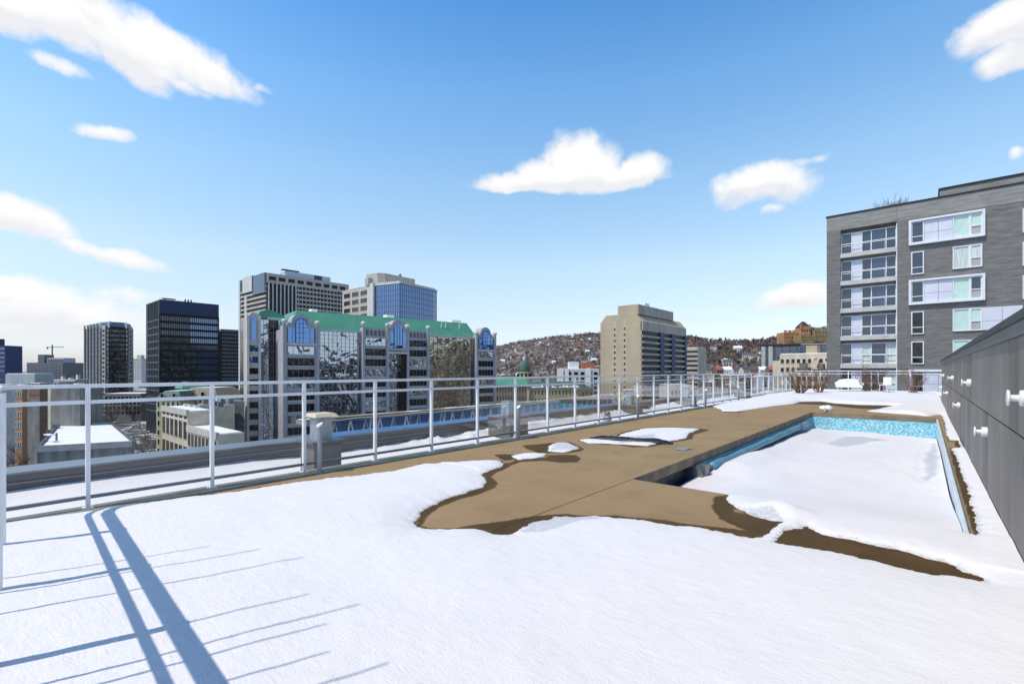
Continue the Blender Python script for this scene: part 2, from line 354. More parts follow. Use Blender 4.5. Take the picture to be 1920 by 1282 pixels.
# ================================================================== THE TERRACE
XF, XW = -6.87, 0.57                   # fence line and zinc wall
PX0, PX1, PY0, PY1 = -3.04, 0.32, 6.04, 19.9   # pool
DY0, DY1 = -3.0, 38.2
BARE = [(778,986),(784,968),(792,956),(812,946),(831,937),(862,927),(891,917),(907,912),(913,906),(912,899),(903,890),(912,884),(937,876),(946,869),(936,864),(900,864),
        (860,866),(790,870),(732,884),(660,892),(586,900),(500,912),(440,922),(300,938),(160,955),(-7.3,.6),(-7.3,21.5),(1352,768),(1353,771),(1382,771.5),(1417,766),(1452,761),
        (1488,757),(1502,753),(1541,752.5),(1564,756),(1615,759),(1665,760),(1685,761),(1655,766),(1625,771),(1665,774.5),(1715,778),(1740,780.5),(1764,777),(1770,787),(1775,817),
        (1780,825),(1795,825.5),(1801,839),(1783,840),(1793,855),(1803,885),(1816,927),(1824,960),(1836,1000),(1819,1001),(.2,6.3),(-1.8,6.22),(1361,931),(1361,939),(1376,950),(1410,965),
        (1440,976),(1464,974.5),(1452,988),(1440,999),(1420,1006),(1406,1007.5),(1390,1006),(1327,991),(1256,983),(1185,972),(1114,967),(1043,968),(987,984),(958,1002),(930,1000),(891,991),(840,992),(799,991)]
BARE2 = [(1451,1016),(1459,1006),(1485,991),(1511,987),(1537,1001),(1575,1008),(1612,1016),(1650,1024),(1687,1031),(1720,1040),(1744,1047),(1772,1056),(1800,1066),(1830,1079),(1837,1085),(1834,1091),(1800,1083),
         (1725,1072),(1650,1053),(1575,1038),(1519,1027),(1481,1019)]
ISL = [[(956,855),(980,850),(1026,850),(1015,857),(972,862)],
       [(1027,837),(1043,830),(1068,830),(1086,841),(1057,848),(1029,846)],
       [(1086,825),(1114,821),(1150,822),(1167,813),(1203,804),(1256,802),(1312,804),(1291,813),(1288,821),(1256,827),(1213,836),(1167,833),(1132,831),(1100,831)]]
WET = [[(776,992),(790,962),(812,946),(831,937),(891,917),(913,906),(903,890),(915,884),(937,876),(938,870),(960,866),(965,862),(1024,857),(1030,853),(1052,852),(1080,853),(1089,859),(1082,866),(1050,867),(1020,863),(975,866),
        (960,872),(950,879),(935,885),(926,890),(922,894),(929,899),(935,906),(928,914),(912,921),(895,928),(860,936),(830,947),(812,960),(800,972),(788,984),(800,990)],
       [(979,835),(1015,832),(1037,829),(1068,828),(1098,842),(1088,846),(1064,850),(1008,849),(988,842)],
       [(1080,826),(1114,819),(1150,820),(1165,811),(1205,802),(1256,800),(1312,803),(1332,805),(1318,810),(1302,815),(1298,823),(1260,829),(1220,838),(1185,838),(1160,834),(1120,833)],
       [(925,852),(948,851),(970,853),(960,862),(946,864)],
       [(800,993),(850,989),(940,976),(1008,966),(1060,962),(1090,966),(1150,965),(1256,976),(1300,982),(1330,985),(1398,993),(1350,972),(1335,950),(1334,940),(1342,930),(1362,928),(1380,960),(1470,975),(1445,1003),(1400,1010),(1256,985),(958,1004),(930,1001)],
       [(1346,762),(1352,760),(1355,771),(1400,771),(1385,774),(1365,773),(1352,772)],
       [(1440,1020),(1500,975),(1850,1075),(1850,1100),(1750,1085)],
       [(1766,783),(1772,783),(1790,828),(1806,835),(1812,850),(1840,1000),(1822,1001),(1806,945),(1784,860),(1779,840),(1792,838),(1790,830),(1778,828)],
       [(1480,758),(1500,751),(1545,750),(1690,759),(1655,767),(1600,765),(1560,760),(1500,757)]]
ICE = [[(975,1000),(990,978),(1040,966),(1112,966),(1130,975),(1075,985),(1030,1000),(1015,1004)], [(1040,832),(1086,832),(1086,842),(1030,847)], [(1160,822),(1230,815),(1225,826),(1200,832),(1160,832)],
       [(1395,955),(1450,962),(1464,976),(1420,976)]]

def snowmat(name, ice=True):
    m, N, L, b = newmat(name)
    b.inputs['Roughness'].default_value = .62; b.inputs['Specular IOR Level'].default_value = .3
    tc = N.new('ShaderNodeTexCoord')
    n0 = N.new('ShaderNodeTexNoise'); n0.inputs['Scale'].default_value = .8; n0.inputs['Detail'].default_value = 6; L.new(tc.outputs['Object'], n0.inputs['Vector'])
    mx = N.new('ShaderNodeMixRGB'); L.new(n0.outputs['Fac'], mx.inputs[0]); mx.inputs[1].default_value = (.755, .732, .735, 1); mx.inputs[2].default_value = (.835, .808, .808, 1)
    col = mx.outputs[0]
    if ice:
        at = N.new('ShaderNodeAttribute'); at.attribute_name = 'ice'
        n1 = N.new('ShaderNodeTexNoise'); n1.inputs['Scale'].default_value = 9; n1.inputs['Detail'].default_value = 7; n1.inputs['Roughness'].default_value = .7; L.new(tc.outputs['Object'], n1.inputs['Vector'])
        ad = N.new('ShaderNodeMath'); ad.operation = 'MULTIPLY_ADD'; ad.inputs[1].default_value = .5; L.new(n1.outputs['Fac'], ad.inputs[0]); L.new(at.outputs['Fac'], ad.inputs[2])
        mr = N.new('ShaderNodeMapRange'); mr.interpolation_type = 'SMOOTHSTEP'; mr.inputs['From Min'].default_value = .2; mr.inputs['From Max'].default_value = .34; mr.inputs['To Max'].default_value = .65; L.new(ad.outputs[0], mr.inputs['Value'])
        n4 = N.new('ShaderNodeTexNoise'); n4.inputs['Scale'].default_value = 30; n4.inputs['Detail'].default_value = 6; n4.inputs['Roughness'].default_value = .8; L.new(tc.outputs['Object'], n4.inputs['Vector'])
        r4 = N.new('ShaderNodeMapRange'); r4.inputs['From Min'].default_value = .4; r4.inputs['From Max'].default_value = .6; r4.inputs['To Min'].default_value = .3; r4.inputs['To Max'].default_value = 1.15; L.new(n4.outputs['Fac'], r4.inputs['Value'])
        x4 = N.new('ShaderNodeMath'); x4.operation = 'MULTIPLY'; x4.use_clamp = True; L.new(mr.outputs[0], x4.inputs[0]); L.new(r4.outputs[0], x4.inputs[1])
        m2 = N.new('ShaderNodeMixRGB'); L.new(x4.outputs[0], m2.inputs[0]); L.new(col, m2.inputs[1]); m2.inputs[2].default_value = (.4, .42, .44, 1); col = m2.outputs[0]
        rr = N.new('ShaderNodeMapRange'); rr.inputs['To Min'].default_value = .62; rr.inputs['To Max'].default_value = .3; L.new(mr.outputs[0], rr.inputs['Value']); L.new(rr.outputs[0], b.inputs['Roughness'])
        dt = N.new('ShaderNodeAttribute'); dt.attribute_name = 'rim'      # thin, dirty, half-melted rim
        n3 = N.new('ShaderNodeTexNoise'); n3.inputs['Scale'].default_value = 22; n3.inputs['Detail'].default_value = 6; n3.inputs['Roughness'].default_value = .75; L.new(tc.outputs['Object'], n3.inputs['Vector'])
        a3 = N.new('ShaderNodeMath'); a3.operation = 'MULTIPLY_ADD'; a3.inputs[1].default_value = .22; L.new(n3.outputs['Fac'], a3.inputs[0]); L.new(dt.outputs['Fac'], a3.inputs[2])
        r3 = N.new('ShaderNodeMapRange'); r3.inputs['From Min'].default_value = .10; r3.inputs['From Max'].default_value = .15; r3.inputs['To Min'].default_value = .55; r3.inputs['To Max'].default_value = 0; L.new(a3.outputs[0], r3.inputs['Value'])
        m3 = N.new('ShaderNodeMixRGB'); L.new(r3.outputs[0], m3.inputs[0]); L.new(col, m3.inputs[1]); m3.inputs[2].default_value = (.3, .29, .27, 1); col = m3.outputs[0]
    L.new(col, b.inputs['Base Color'])
    mp = N.new('ShaderNodeMapping'); mp.inputs['Rotation'].default_value = (0, 0, R(-35)); mp.inputs['Scale'].default_value = (9, 26, 9); L.new(tc.outputs['Object'], mp.inputs[0])
    na = N.new('ShaderNodeTexNoise'); na.inputs['Scale'].default_value = 1; na.inputs['Detail'].default_value = 3; na.inputs['Distortion'].default_value = .8; L.new(mp.outputs[0], na.inputs['Vector'])
    nb = N.new('ShaderNodeTexNoise'); nb.inputs['Scale'].default_value = 70; nb.inputs['Detail'].default_value = 4; L.new(tc.outputs['Object'], nb.inputs['Vector'])
    b1 = N.new('ShaderNodeBump'); b1.inputs['Strength'].default_value = .38; b1.inputs['Distance'].default_value = .012; L.new(na.outputs['Fac'], b1.inputs['Height'])
    b2 = N.new('ShaderNodeBump'); b2.inputs['Strength'].default_value = .5; b2.inputs['Distance'].default_value = .006; L.new(nb.outputs['Fac'], b2.inputs['Height']); L.new(b1.outputs[0], b2.inputs['Normal']); L.new(b2.outputs[0], b.inputs['Normal'])
    return m
def deckmat():
    m, N, L, b = newmat('terrace_concrete')
    tc = N.new('ShaderNodeTexCoord')
    def noise(s, d, r=.6):
        n = N.new('ShaderNodeTexNoise'); n.inputs['Scale'].default_value = s; n.inputs['Detail'].default_value = d; n.inputs['Roughness'].default_value = r; L.new(tc.outputs['Object'], n.inputs['Vector']); return n.outputs['Fac']
    def mr(v, a, b_, c=0, d=1, sm=False):
        n = N.new('ShaderNodeMapRange'); n.inputs['From Min'].default_value = a; n.inputs['From Max'].default_value = b_; n.inputs['To Min'].default_value = c; n.inputs['To Max'].default_value = d
        if sm: n.interpolation_type = 'SMOOTHSTEP'
        L.new(v, n.inputs['Value']); return n.outputs[0]
    def mix(f, a, c, blend='MIX'):
        n = N.new('ShaderNodeMixRGB'); n.blend_type = blend
        if isinstance(f, float): n.inputs[0].default_value = f
        else: L.new(f, n.inputs[0])
        for i, v in ((1, a), (2, c)):
            if isinstance(v, tuple): n.inputs[i].default_value = v + (1,)
            else: L.new(v, n.inputs[i])
        return n.outputs[0]
    c = mix(mr(noise(1.1, 8, .65), .3, .7), (.305, .205, .108), (.375, .262, .145))
    c = mix(mr(noise(.35, 3), .4, .7, 0, .5), c, (.36, .26, .14))
    c = mix(mr(noise(60, 3, .7), .35, .75, 0, .35), c, (.19, .145, .085))
    c = mix(mr(noise(3.2, 9, .8), .6, .74, 0, .5), c, (.47, .4, .29)); c = mix(mr(noise(.8, 9, .75), .5, .6, 0, .6), c, (.25, .18, .10)); c = mix(mr(noise(14, 5, .8), .66, .74, 0, .6), c, (.2, .15, .09))
    wa = N.new('ShaderNodeAttribute'); wa.attribute_name = 'wet'
    ad = N.new('ShaderNodeMath'); ad.operation = 'MULTIPLY_ADD'; ad.inputs[1].default_value = .13; L.new(noise(6, 9, .75), ad.inputs[0]); L.new(wa.outputs['Fac'], ad.inputs[2])
    w = mr(ad.outputs[0], .05, .085, 0, 1, True)
    wc = mix(mr(noise(2.5, 6), .3, .7), (.07, .038, .010), (.105, .060, .019))
    c = mix(w, c, wc)
    sp = N.new('ShaderNodeSeparateXYZ'); L.new(tc.outputs['Object'], sp.inputs[0])
    def line(o, at, hw):
        s = N.new('ShaderNodeMath'); s.operation = 'SUBTRACT'; s.inputs[1].default_value = at; L.new(o, s.inputs[0])
        a = N.new('ShaderNodeMath'); a.operation = 'ABSOLUTE'; L.new(s.outputs[0], a.inputs[0])
        return mr(a.outputs[0], hw * .7, hw, 1, 0)
    gy = N.new('ShaderNodeMath'); gy.operation = 'LESS_THAN'; gy.inputs[1].default_value = PY0; L.new(sp.outputs[1], gy.inputs[0])
    j = N.new('ShaderNodeMath'); j.operation = 'MULTIPLY'; L.new(line(sp.outputs[0], PX0 - .0, .008), j.inputs[0]); L.new(gy.outputs[0], j.inputs[1])
    c = mix(j.outputs[0], c, (.03, .024, .016))
    c = mix(line(sp.outputs[1], PY1 + .55, .01), c, (.1, .08, .05))
    L.new(c, b.inputs['Base Color'])
    ro = mr(w, 0, 1, .85, .6); L.new(ro, b.inputs['Roughness']); b.inputs['Specular IOR Level'].default_value = .09
    bp = N.new('ShaderNodeBump'); bp.inputs['Strength'].default_value = .25; bp.inputs['Distance'].default_value = .006; L.new(noise(45, 6, .7), bp.inputs['Height']); L.new(bp.outputs[0], b.inputs['Normal'])
    return m
M['snow'] = snowmat('snow'); M['snow_plain'] = snowmat('drift_snow', False); M['deck'] = deckmat()

BARE_W, BARE2_W = gpoly(BARE), gpoly(BARE2); ISL_W = [gpoly(p) for p in ISL]; WET_W = [gpoly(p) for p in WET]; ICE_W = [gpoly(p) for p in ICE]
XD0 = -6.62
def snow_sd(X, Y):
    jx = fbm(X * 6, Y * 6, 3, 3) * .08 + fbm(X * 24, Y * 24, 2, 13) * .035; jy = fbm(X * 6, Y * 6, 3, 9) * .08 + fbm(X * 24, Y * 24, 2, 19) * .035
    Xj, Yj = X + jx, Y + jy
    s = np.minimum(-sdist(Xj, Yj, BARE_W), -sdist(Xj, Yj, BARE2_W))
    isl = np.max([sdist(Xj, Yj, p) for p in ISL_W], 0)
    return s, isl
def deck_grid(ys0, ys1, st):
    xs = axis(XD0, XW, st, (PX0 - .02, PX1 + .02)); ys = axis(ys0, ys1, st, [v for v in (PY0 - .02, PY1 + .02) if ys0 < v < ys1])
    return xs, ys
deck_root = empty('terrace_deck', (0, 0, 0), 'tan concrete terrace deck around the pool', 'deck'); deck_root['kind'] = 'structure'
def deck_piece(y0, y1, st):
    xs, ys = deck_grid(y0, y1, st); X, Y = np.meshgrid(xs, ys)
    Xj, Yj = X + fbm(X * 2.5, Y * 2.5, 3, 4) * .05, Y + fbm(X * 2.5, Y * 2.5, 3, 8) * .05
    wet = np.max([sdist(Xj, Yj, p) for p in WET_W], 0)
    s, isl = snow_sd(X, Y); wet = np.maximum(wet, np.maximum(s, isl) + .02)
    xc, yc = (X[:-1, :-1] + X[1:, 1:]) / 2, (Y[:-1, :-1] + Y[1:, 1:]) / 2
    keep = ~((xc > PX0 - .02) & (xc < PX1 + .02) & (yc > PY0 - .02) & (yc < PY1 + .02))
    return grid('deck_surface', xs, ys, 0.0, M['deck'], keep, {'wet': wet}, deck_root)
deck_piece(DY0, 12, .05); deck_piece(12, DY1, .1)
mb = MB()                                                           # slab edge round the pool (coping, 14 cm thick)
t = .02
mb.box(PX0 - t, PX0, PY0 - t, PY1 + t, -.15, -.001); mb.box(PX1, PX1 + t, PY0 - t, PY1 + t, -.15, -.001)
mb.box(PX0, PX1, PY0 - t, PY0, -.15, -.001); mb.box(PX0, PX1, PY1, PY1 + t, -.15, -.001)
M['coping'] = mat('coping_concrete', (.20, .165, .11), .85, 0, .3, 3, .4, 30)
mb.quad((PX0 - t, PY0 - t, 0), (PX0, PY0 - t, 0), (PX0, PY1 + t, 0), (PX0 - t, PY1 + t, 0)); mb.quad((PX1, PY0 - t, 0), (PX1 + t, PY0 - t, 0), (PX1 + t, PY1 + t, 0), (PX1, PY1 + t, 0))
mb.quad((PX0, PY0 - t, 0), (PX1, PY0 - t, 0), (PX1, PY0, 0), (PX0, PY0, 0)); mb.quad((PX0, PY1, 0), (PX1, PY1, 0), (PX1, PY1 + t, 0), (PX0, PY1 + t, 0))
mb.build('coping_edge', M['coping'], deck_root)

# snow lying on the deck
def snow_piece(name, y0, y1, st, lump=1.0):
    xs = axis(XD0, XW - .005, st, (PX0, PX1)); ys = axis(y0, y1, st, [v for v in (PY0, PY1) if y0 < v < y1]); X, Y = np.meshgrid(xs, ys)
    s, isl = snow_sd(X, Y)
    hm = .05 + .035 * fbm(X * .5, Y * .5, 3, 21) + .022 * fbm(X * 1.7, Y * 1.7, 4, 31) * lump
    near = np.exp(-((X + 4.2) ** 2 / 1.6 + (Y - 3.2) ** 2 / 1.2)) * .035 + np.exp(-((X - .4) ** 2 / .5 + (Y - 2.5) ** 2 / 3)) * .06
    far = np.clip((Y - 21) / 8, 0, 1) * .12 * (1 + 1.2 * fbm(X * .35, Y * .35, 3, 51)); near = near + far + np.exp(-((X + .35) ** 2 / .5 + (Y - 21.3) ** 2 / .5)) * .1
    rimw = np.where(Y < 5.0, .26, .12)
    pit = .012 * np.abs(fbm(X * 9, Y * 9, 4, 41)) + .02 * fbm(X * 18, Y * 18, 3, 43) * np.exp(-np.maximum(s, 0) / .12)
    hmain = np.where(s > 0, (hm + near) * (1 - np.exp(-np.maximum(s, 0) / rimw)) + pit, s * .6)
    hisl = np.where(isl > 0, (.03 + .03 * fbm(X * 4, Y * 4, 4, 61)) * (1 - np.exp(-np.maximum(isl, 0) / .06)), isl * .6)
    h = np.maximum(hmain, hisl); sd = np.maximum(s, isl)
    # against the pool's near edge the snow is wind-packed and drapes over
    dn = np.clip((PY0 - Y) / .8, 0, 1); inx = np.clip((X + 2.2) / .5, 0, 1) * np.clip((PX1 + .1 - X) / .1, 0, 1)
    h = np.where((Y <= PY0 + 1e-4) & (s > 0), h * (1 - inx * (1 - dn) * .55), h)
    lump_ = np.exp(-((X + 1.15) ** 2 / .05 + (Y - 5.65) ** 2 / .03)) * .08; h = np.where(s > 0, h + lump_, h)
    ice = np.max([sdist(X, Y, p) for p in ICE_W], 0)
    xc, yc = (X[:-1, :-1] + X[1:, 1:]) / 2, (Y[:-1, :-1] + Y[1:, 1:]) / 2
    inpool = (xc > PX0) & (xc < PX1) & (yc > PY0) & (yc < PY1)
    sm = np.maximum.reduce([sd[:-1, :-1], sd[1:, :-1], sd[:-1, 1:], sd[1:, 1:]])
    o = grid(name, xs, ys, h, M['snow'], (sm > -.1) & ~inpool, {'ice': ice * 2.5, 'rim': np.maximum(s, isl)})
    return tag(o, kind='structure')
snow_piece('snow', DY0, 7.2, .026); snow_piece('snow', 7.2, 22, .05); snow_piece('snow', 22, DY1 - .1, .1)

# ------------------------------------------------------------------ the pool
def mosaicmat():
    m, N, L, b = newmat('pool_mosaic')
    tc = N.new('ShaderNodeTexCoord')
    v = N.new('ShaderNodeTexVoronoi'); v.inputs['Scale'].default_value = 25; v.distance = 'CHEBYCHEV'; v.inputs['Randomness'].default_value = .55; L.new(tc.outputs['Object'], v.inputs['Vector'])
    sp = N.new('ShaderNodeSeparateColor'); L.new(v.outputs['Color'], sp.inputs[0])
    cr = N.new('ShaderNodeValToRGB'); L.new(sp.outputs[0], cr.inputs[0]); e = cr.color_ramp; e.interpolation = 'CONSTANT'
    e.elements[0].color = (.13, .40, .52, 1); e.elements[1].position = .28; e.elements[1].color = (.22, .51, .62, 1)
    a = e.elements.new(.62); a.color = (.33, .6, .69, 1); a = e.elements.new(.86); a.color = (.5, .72, .78, 1)
    L.new(cr.outputs[0], b.inputs['Base Color']); b.inputs['Roughness'].default_value = .3
    return m
M['mosaic'] = mosaicmat(); M['liner'] = mat('pale_pool_liner', (.62, .71, .76), .4, 0, .12, 2, stretch=(1, 1, 3)); M['liner_blue'] = mat('blue_pool_liner', (.08, .25, .38), .45, 0, .3, 2)
pool = empty('swimming_pool', ((PX0 + PX1) / 2, (PY0 + PY1) / 2, -1.3), 'long rectangular rooftop pool with turquoise mosaic end, filled with drifted snow', 'pool')
def pp(mb, name, m, **k): o = mb.build(name, m, pool, **k); o.location = tuple(-c for c in pool.location); return o
mb = MB(); mb.box(PX0 + .03, PX1 - .03, PY1 - .03, PY1 + .03, -1.3, -.152); pp(mb, 'end_wall', M['mosaic'])
mb = MB(); mb.box(PX1 - .03, PX1 + .04, PY0 + .0, PY1, -1.3, -.152); pp(mb, 'side_wall', M['liner'])
mb = MB(); mb.box(PX1 - .045, PX1 - .002, PY0 + .05, PY1 - .04, -.15, -.02); pp(mb, 'liner_rail', M['liner'], bevel=.01)
mb = MB(); mb.box(PX0 - .05, PX0 + .03, PY0 + 2.35, PY1 - .03, -1.3, -.152); pp(mb, 'side_wall', M['liner_blue'])
mb = MB(); mb.box(PX0 - .25, PX0 - .15, PY0 - .05, PY0 + 2.35, -1.3, -.152); mb.box(PX0 - .15, PX0 + .0, PY0 + 2.25, PY0 + 2.34, -1.3, -.152); mb.box(PX0 - .15, PX0, PY0 - .05, PY0 - .0, -1.3, -.152); mb.box(PX0 - .15, PX0, PY0, PY0 + 2.25, -1.3, -.5)
mb.quad((PX0 - .15, PY0, -.152), (PX0, PY0, -.152), (PX0, PY0 + 2.25, -.152), (PX0 - .15, PY0 + 2.25, -.152)); pp(mb, 'skimmer_recess', mat('recess_navy', (.05, .065, .09), .5, 0, .4, 6), fix=False)
mb = MB(); mb.box(PX0, PX1, PY0 - .03, PY0 + .02, -1.3, -.152); pp(mb, 'near_wall', M['liner_blue'])
mb = MB(); mb.box(PX0 - .05, PX1, PY0, PY1, -1.4, -1.3); pp(mb, 'pool_floor', M['liner'])
mb = MB(); mb.tube([(PX0 + .1, PY0 + 2.9 + i * .45, -.255 + .008 * math.sin(i * 1.7)) for i in range(22)], [.075 + .006 * math.sin(i * 2.3) for i in range(22)], 12); pp(mb, 'cover_roll', M['pipe_blue'], smooth=True)
mb = MB(); mb.box(PX0 + .0, PX0 + .16, PY0 + 2.42, PY0 + 2.6, -.42, -.16); mb.box(PX0 + .02, PX0 + .12, PY0 + 2.6, PY0 + 2.92, -.28, -.23); mb.hexa([(PX0, PY0 + 2.3, -.5), (PX0 + .2, PY0 + 2.32, -.5), (PX0 + .2, PY0 + 2.36, -.5), (PX0, PY0 + 2.36, -.5), (PX0, PY0 + 2.3, -.16), (PX0 + .1, PY0 + 2.3, -.16), (PX0 + .1, PY0 + 2.36, -.16), (PX0, PY0 + 2.36, -.16)])
pp(mb, 'roll_bracket', M['alu_dark'])
mb = MB(); mb.box(PX0 + .03, PX0 + .2, PY1 - 2.9, PY1 - 2.6, -.33, -.17); pp(mb, 'roll_bracket', M['alu_dark'])
# snow drifted into the pool
xs = axis(PX0 + .03, PX1 - .05, .04); ys = axis(PY0 + .005, PY1 - .03, .05); X, Y = np.meshgrid(xs, ys)
d = Y - PY0; fl = np.clip((X - PX0) / 1.25, 0, 1); fl = fl * fl * (3 - 2 * fl); fx = (X - PX0) / (PX1 - PX0)
zi = -.36 - .2 * np.clip((Y - 11) / 8, 0, 1) + .15 * fbm(X * .45, Y * .3, 3, 71) + .03 * fbm(X * 1.3, Y * 1.3, 3, 75)
zn = -.46 + .43 * fl
h = zi + (zn - zi) * np.exp(-(d / np.where(fl < .6, 1.25, 1.5)) ** 1.5)
h += np.exp(-(PX1 - X) / .5) * (.12 * np.exp(-np.maximum(d - 1, 0) / 4)) * fl * (1 - np.exp(-d / 1.3))
h += .1 * np.exp(-((X - PX0 - .35) ** 2 / .12)) * np.clip((d - 2.6) / .8, 0, 1) * np.clip((PY1 - .9 - Y) / 1, 0, 1)
h += .06 * np.exp(-((Y - PY1 + .5) ** 2 / .6)) * np.exp(-((X + 2.0) ** 2 / 1.2)) - .05 * np.exp(-((Y - PY1) ** 2 / .2)) * fx
PICE = [gpoly(p) for p in ([(1545,826),(1560,816),(1585,809),(1620,808),(1660,815),(1690,822),(1640,826),(1600,832),(1570,833)], [(1744,822),(1758,822),(1764,850),(1765,875),(1755,900),(1742,907),(1728,897),(1724,870),(1728,850),(1740,840)])]
def gp2(pts): return [G(*p, z=-.4) for p in pts]
PICE = [gp2([(1548,823),(1566,812),(1590,807),(1625,808),(1672,819),(1640,822),(1600,830),(1570,832)]), [G(*p, z=-.38) for p in ([(1744,820),(1757,822),(1763,850),(1762,872),(1755,900),(1742,905),(1730,897),(1725,870),(1729,850),(1740,838)])]]
ice = np.max([sdist(X + fbm(X * 2, Y * 2, 3, 5) * .15, Y + fbm(X * 2, Y * 2, 3, 6) * .3, p) for p in PICE], 0)
h = np.where(ice > -.1, h - .02, h) + .012 * fbm(X * 5 + Y, Y * 1.4, 4, 81)
tag(grid('pool_snow', xs, ys, h, M['snow'], None, {'ice': ice * 1.6 - .06, 'rim': np.full(X.shape, 1.0)}), kind='structure')

# ------------------------------------------------------------------ aluminium railing with clear glass
ROOF_Z = -.42
rail_h = (1.335, 1.157)
def fence_run(name, label, pts, ends, spacing, first, n, glass=True):
    pass
PITCH = 1.192
fence = empty('glass_railing', (XF, 18, 0), 'white aluminium and clear glass railing along the left edge of the terrace', 'railing')
def fp(mb, name, m, **k): o = mb.build(name, m, fence, **k); o.location = tuple(-c for c in fence.location); return o
YEND = .87 + PITCH * 31
posts_y = [.87 + PITCH * i for i in range(32)]
for y in posts_y:
    mb = MB(); mb.box(XF - .028, XF + .028, y - .019, y + .019, .0, 1.31); mb.box(XF - .05, XF + .05, y - .045, y + .045, .0, .015); fp(mb, 'post', M['alu'])
L0 = (XF, .245); LD = (1, -.051)                                     # the return run on the left
lp = lambda s, dz=0: (L0[0] + s, L0[1] - .051 * s, dz)
arc = lambda z, r: [(XF + r - r * math.cos(a), .245 + r - .0 - r * math.sin(a), z) for a in [i * math.pi / 16 for i in range(9)]]
def flatrail(z0, z1, hw, name, m, off=0):
    # a flat bar swept along the long run, round the corner and along the return
    c = [(XF, YEND), (XF, 12.0), (XF, .245 + .32)] + [(x, y - off) for x, y, _ in arc(0, .3)][1:-1] + [(lp(s_)[0], lp(s_)[1] - off) for s_ in (.32, 2.5, 5.3)]
    if name == 'bottom_rail': c = c[:2] + [(XF, .2)]
    mb = MB(); k = len(c); ring = []
    for i, (x, y) in enumerate(c):
        a = c[max(i - 1, 0)]; b = c[min(i + 1, k - 1)]; dx, dy = b[0] - a[0], b[1] - a[1]; l = math.hypot(dx, dy); nx, ny = dy / l, -dx / l
        ring.append([(x + nx * hw, y + ny * hw, z0), (x + nx * hw, y + ny * hw, z1), (x - nx * hw, y - ny * hw, z1), (x - nx * hw, y - ny * hw, z0)])
    for i in range(k - 1):
        for j in range(4): mb.quad(ring[i][j], ring[i + 1][j], ring[i + 1][(j + 1) % 4], ring[i][(j + 1) % 4])
    mb.poly(ring[0]); mb.poly(ring[-1]); return fp(mb, name, m, bevel=.004)
flatrail(1.31, 1.35, .043, 'top_rail', M['alu'], .045); flatrail(1.135, 1.175, .017, 'middle_rail', M['alu'], .09); flatrail(.105, .14, .02, 'bottom_rail', M['alu_dark'])
for i in range(31):
    y0, y1 = posts_y[i] + .05, posts_y[i + 1] - .05
    mb = MB(); mb.box(XF + .002, XF + .010, y0, y1, .15, 1.12); fp(mb, 'glass_panel', M['glass_clear'])
for i in range(5):                                                  # return run, hardly seen but it throws the shadows in front
    s = 2.26 + 1.17 * i - 1.17
    x, y, _ = lp(s)
    mb = MB(); mb.box(x - .024, x + .024, y - .03, y + .03, 0, 1.31); fp(mb, 'post', M['alu'])
    a, b = lp(s + .05), lp(s + 1.12)
# unseen thin rods behind the return run, placed for their shadows on the snow
dirx, diry = math.sin(R(SUN_AZ)), math.cos(R(SUN_AZ))
for px, py in [(400,1033),(495,1040),(580,1055),(590,1128),(685,1147),(623,1184),(630,1237),(740,1258),(560,1330),(800,1300)]:
    tx, ty = G(px, py); s = (ty + .02 + .051 * 0 + .42) / diry; bx, by = tx - dirx * s, ty - diry * s
    hgt = s * math.tan(R(SUN_EL))
    mb = MB(); mb.tube([(bx, by, -.3), (bx, by, hgt)], [.011, .006], 6); fp(mb, 'upright_rod', M['alu_dark'])
# concrete kerb under the railing
M['kerb'] = mat('kerb_concrete', (.19, .19, .155), .8, 0, .25, 2.5, .3, 30)
mb = MB(); mb.box(-7.0, XD0, DY0, DY1, -.35, .004); tag(mb.build('kerb', M['kerb']), kind='structure')
# far railing
FY = 37.9
far = empty('far_railing', (-3, FY, 0), 'white railing across the far end of the snowy terrace', 'railing')
def ffp(mb, name, m, **k): o = mb.build(name, m, far, **k); o.location = tuple(-c for c in far.location); return o
xs_ = [-6.87 + 1.55 * i for i in range(7)]
for x in xs_:
    mb = MB(); mb.box(x - .024, x + .024, FY - .024, FY + .024, 0, 1.45); ffp(mb, 'post', M['alu'])
for nm, z0, z1, hw in (('top_rail', 1.43, 1.48, .04), ('middle_rail', 1.25, 1.29, .02), ('bottom_rail', .2, .235, .02)):
    mb = MB(); mb.box(-6.87, 2.43, FY - hw, FY + hw, z0, z1); ffp(mb, nm, M['alu'])
for i in range(6):
    mb = MB(); mb.box(xs_[i] + .06, xs_[i + 1] - .06, FY - .004, FY + .004, .25, 1.23); ffp(mb, 'glass_panel', M['glass_clear'])

# low bollard lights on the kerb
boll = empty('bollard_light', (0, 0, 0), '', 'bollard light', 'slanted-top bollard lights along the railing')
mb = MB(); n = 14; r = .035
pts = [(r * math.cos(2 * math.pi * j / n), r * math.sin(2 * math.pi * j / n)) for j in range(n)]
mb.v = [(x, y, 0) for x, y in pts] + [(x, y, .70 + .55 * y) for x, y in pts]
mb.f = [tuple(range(n))[::-1], tuple(range(n, 2 * n))] + [(i, (i + 1) % n, n + (i + 1) % n, n + i) for i in range(n)]; mb.m = [0] * (n + 2)
M['bollard'] = mat('bollard_grey', (.33, .34, .35), .45, .3, .1); mb.build('stem', M['bollard'], boll)
mb = MB(); mb.lathe((0, 0, 0), [(.075, 0), (.075, .012), (.05, .016)], 16); mb.build('base_plate', M['bollard'], boll)
mb = MB(); mb.v = [(x * 1.25, y * 1.25, .69 + .55 * y * 1.25) for x, y in pts] + [(x * 1.25, y * 1.25, .715 + .55 * y * 1.25) for x, y in pts]
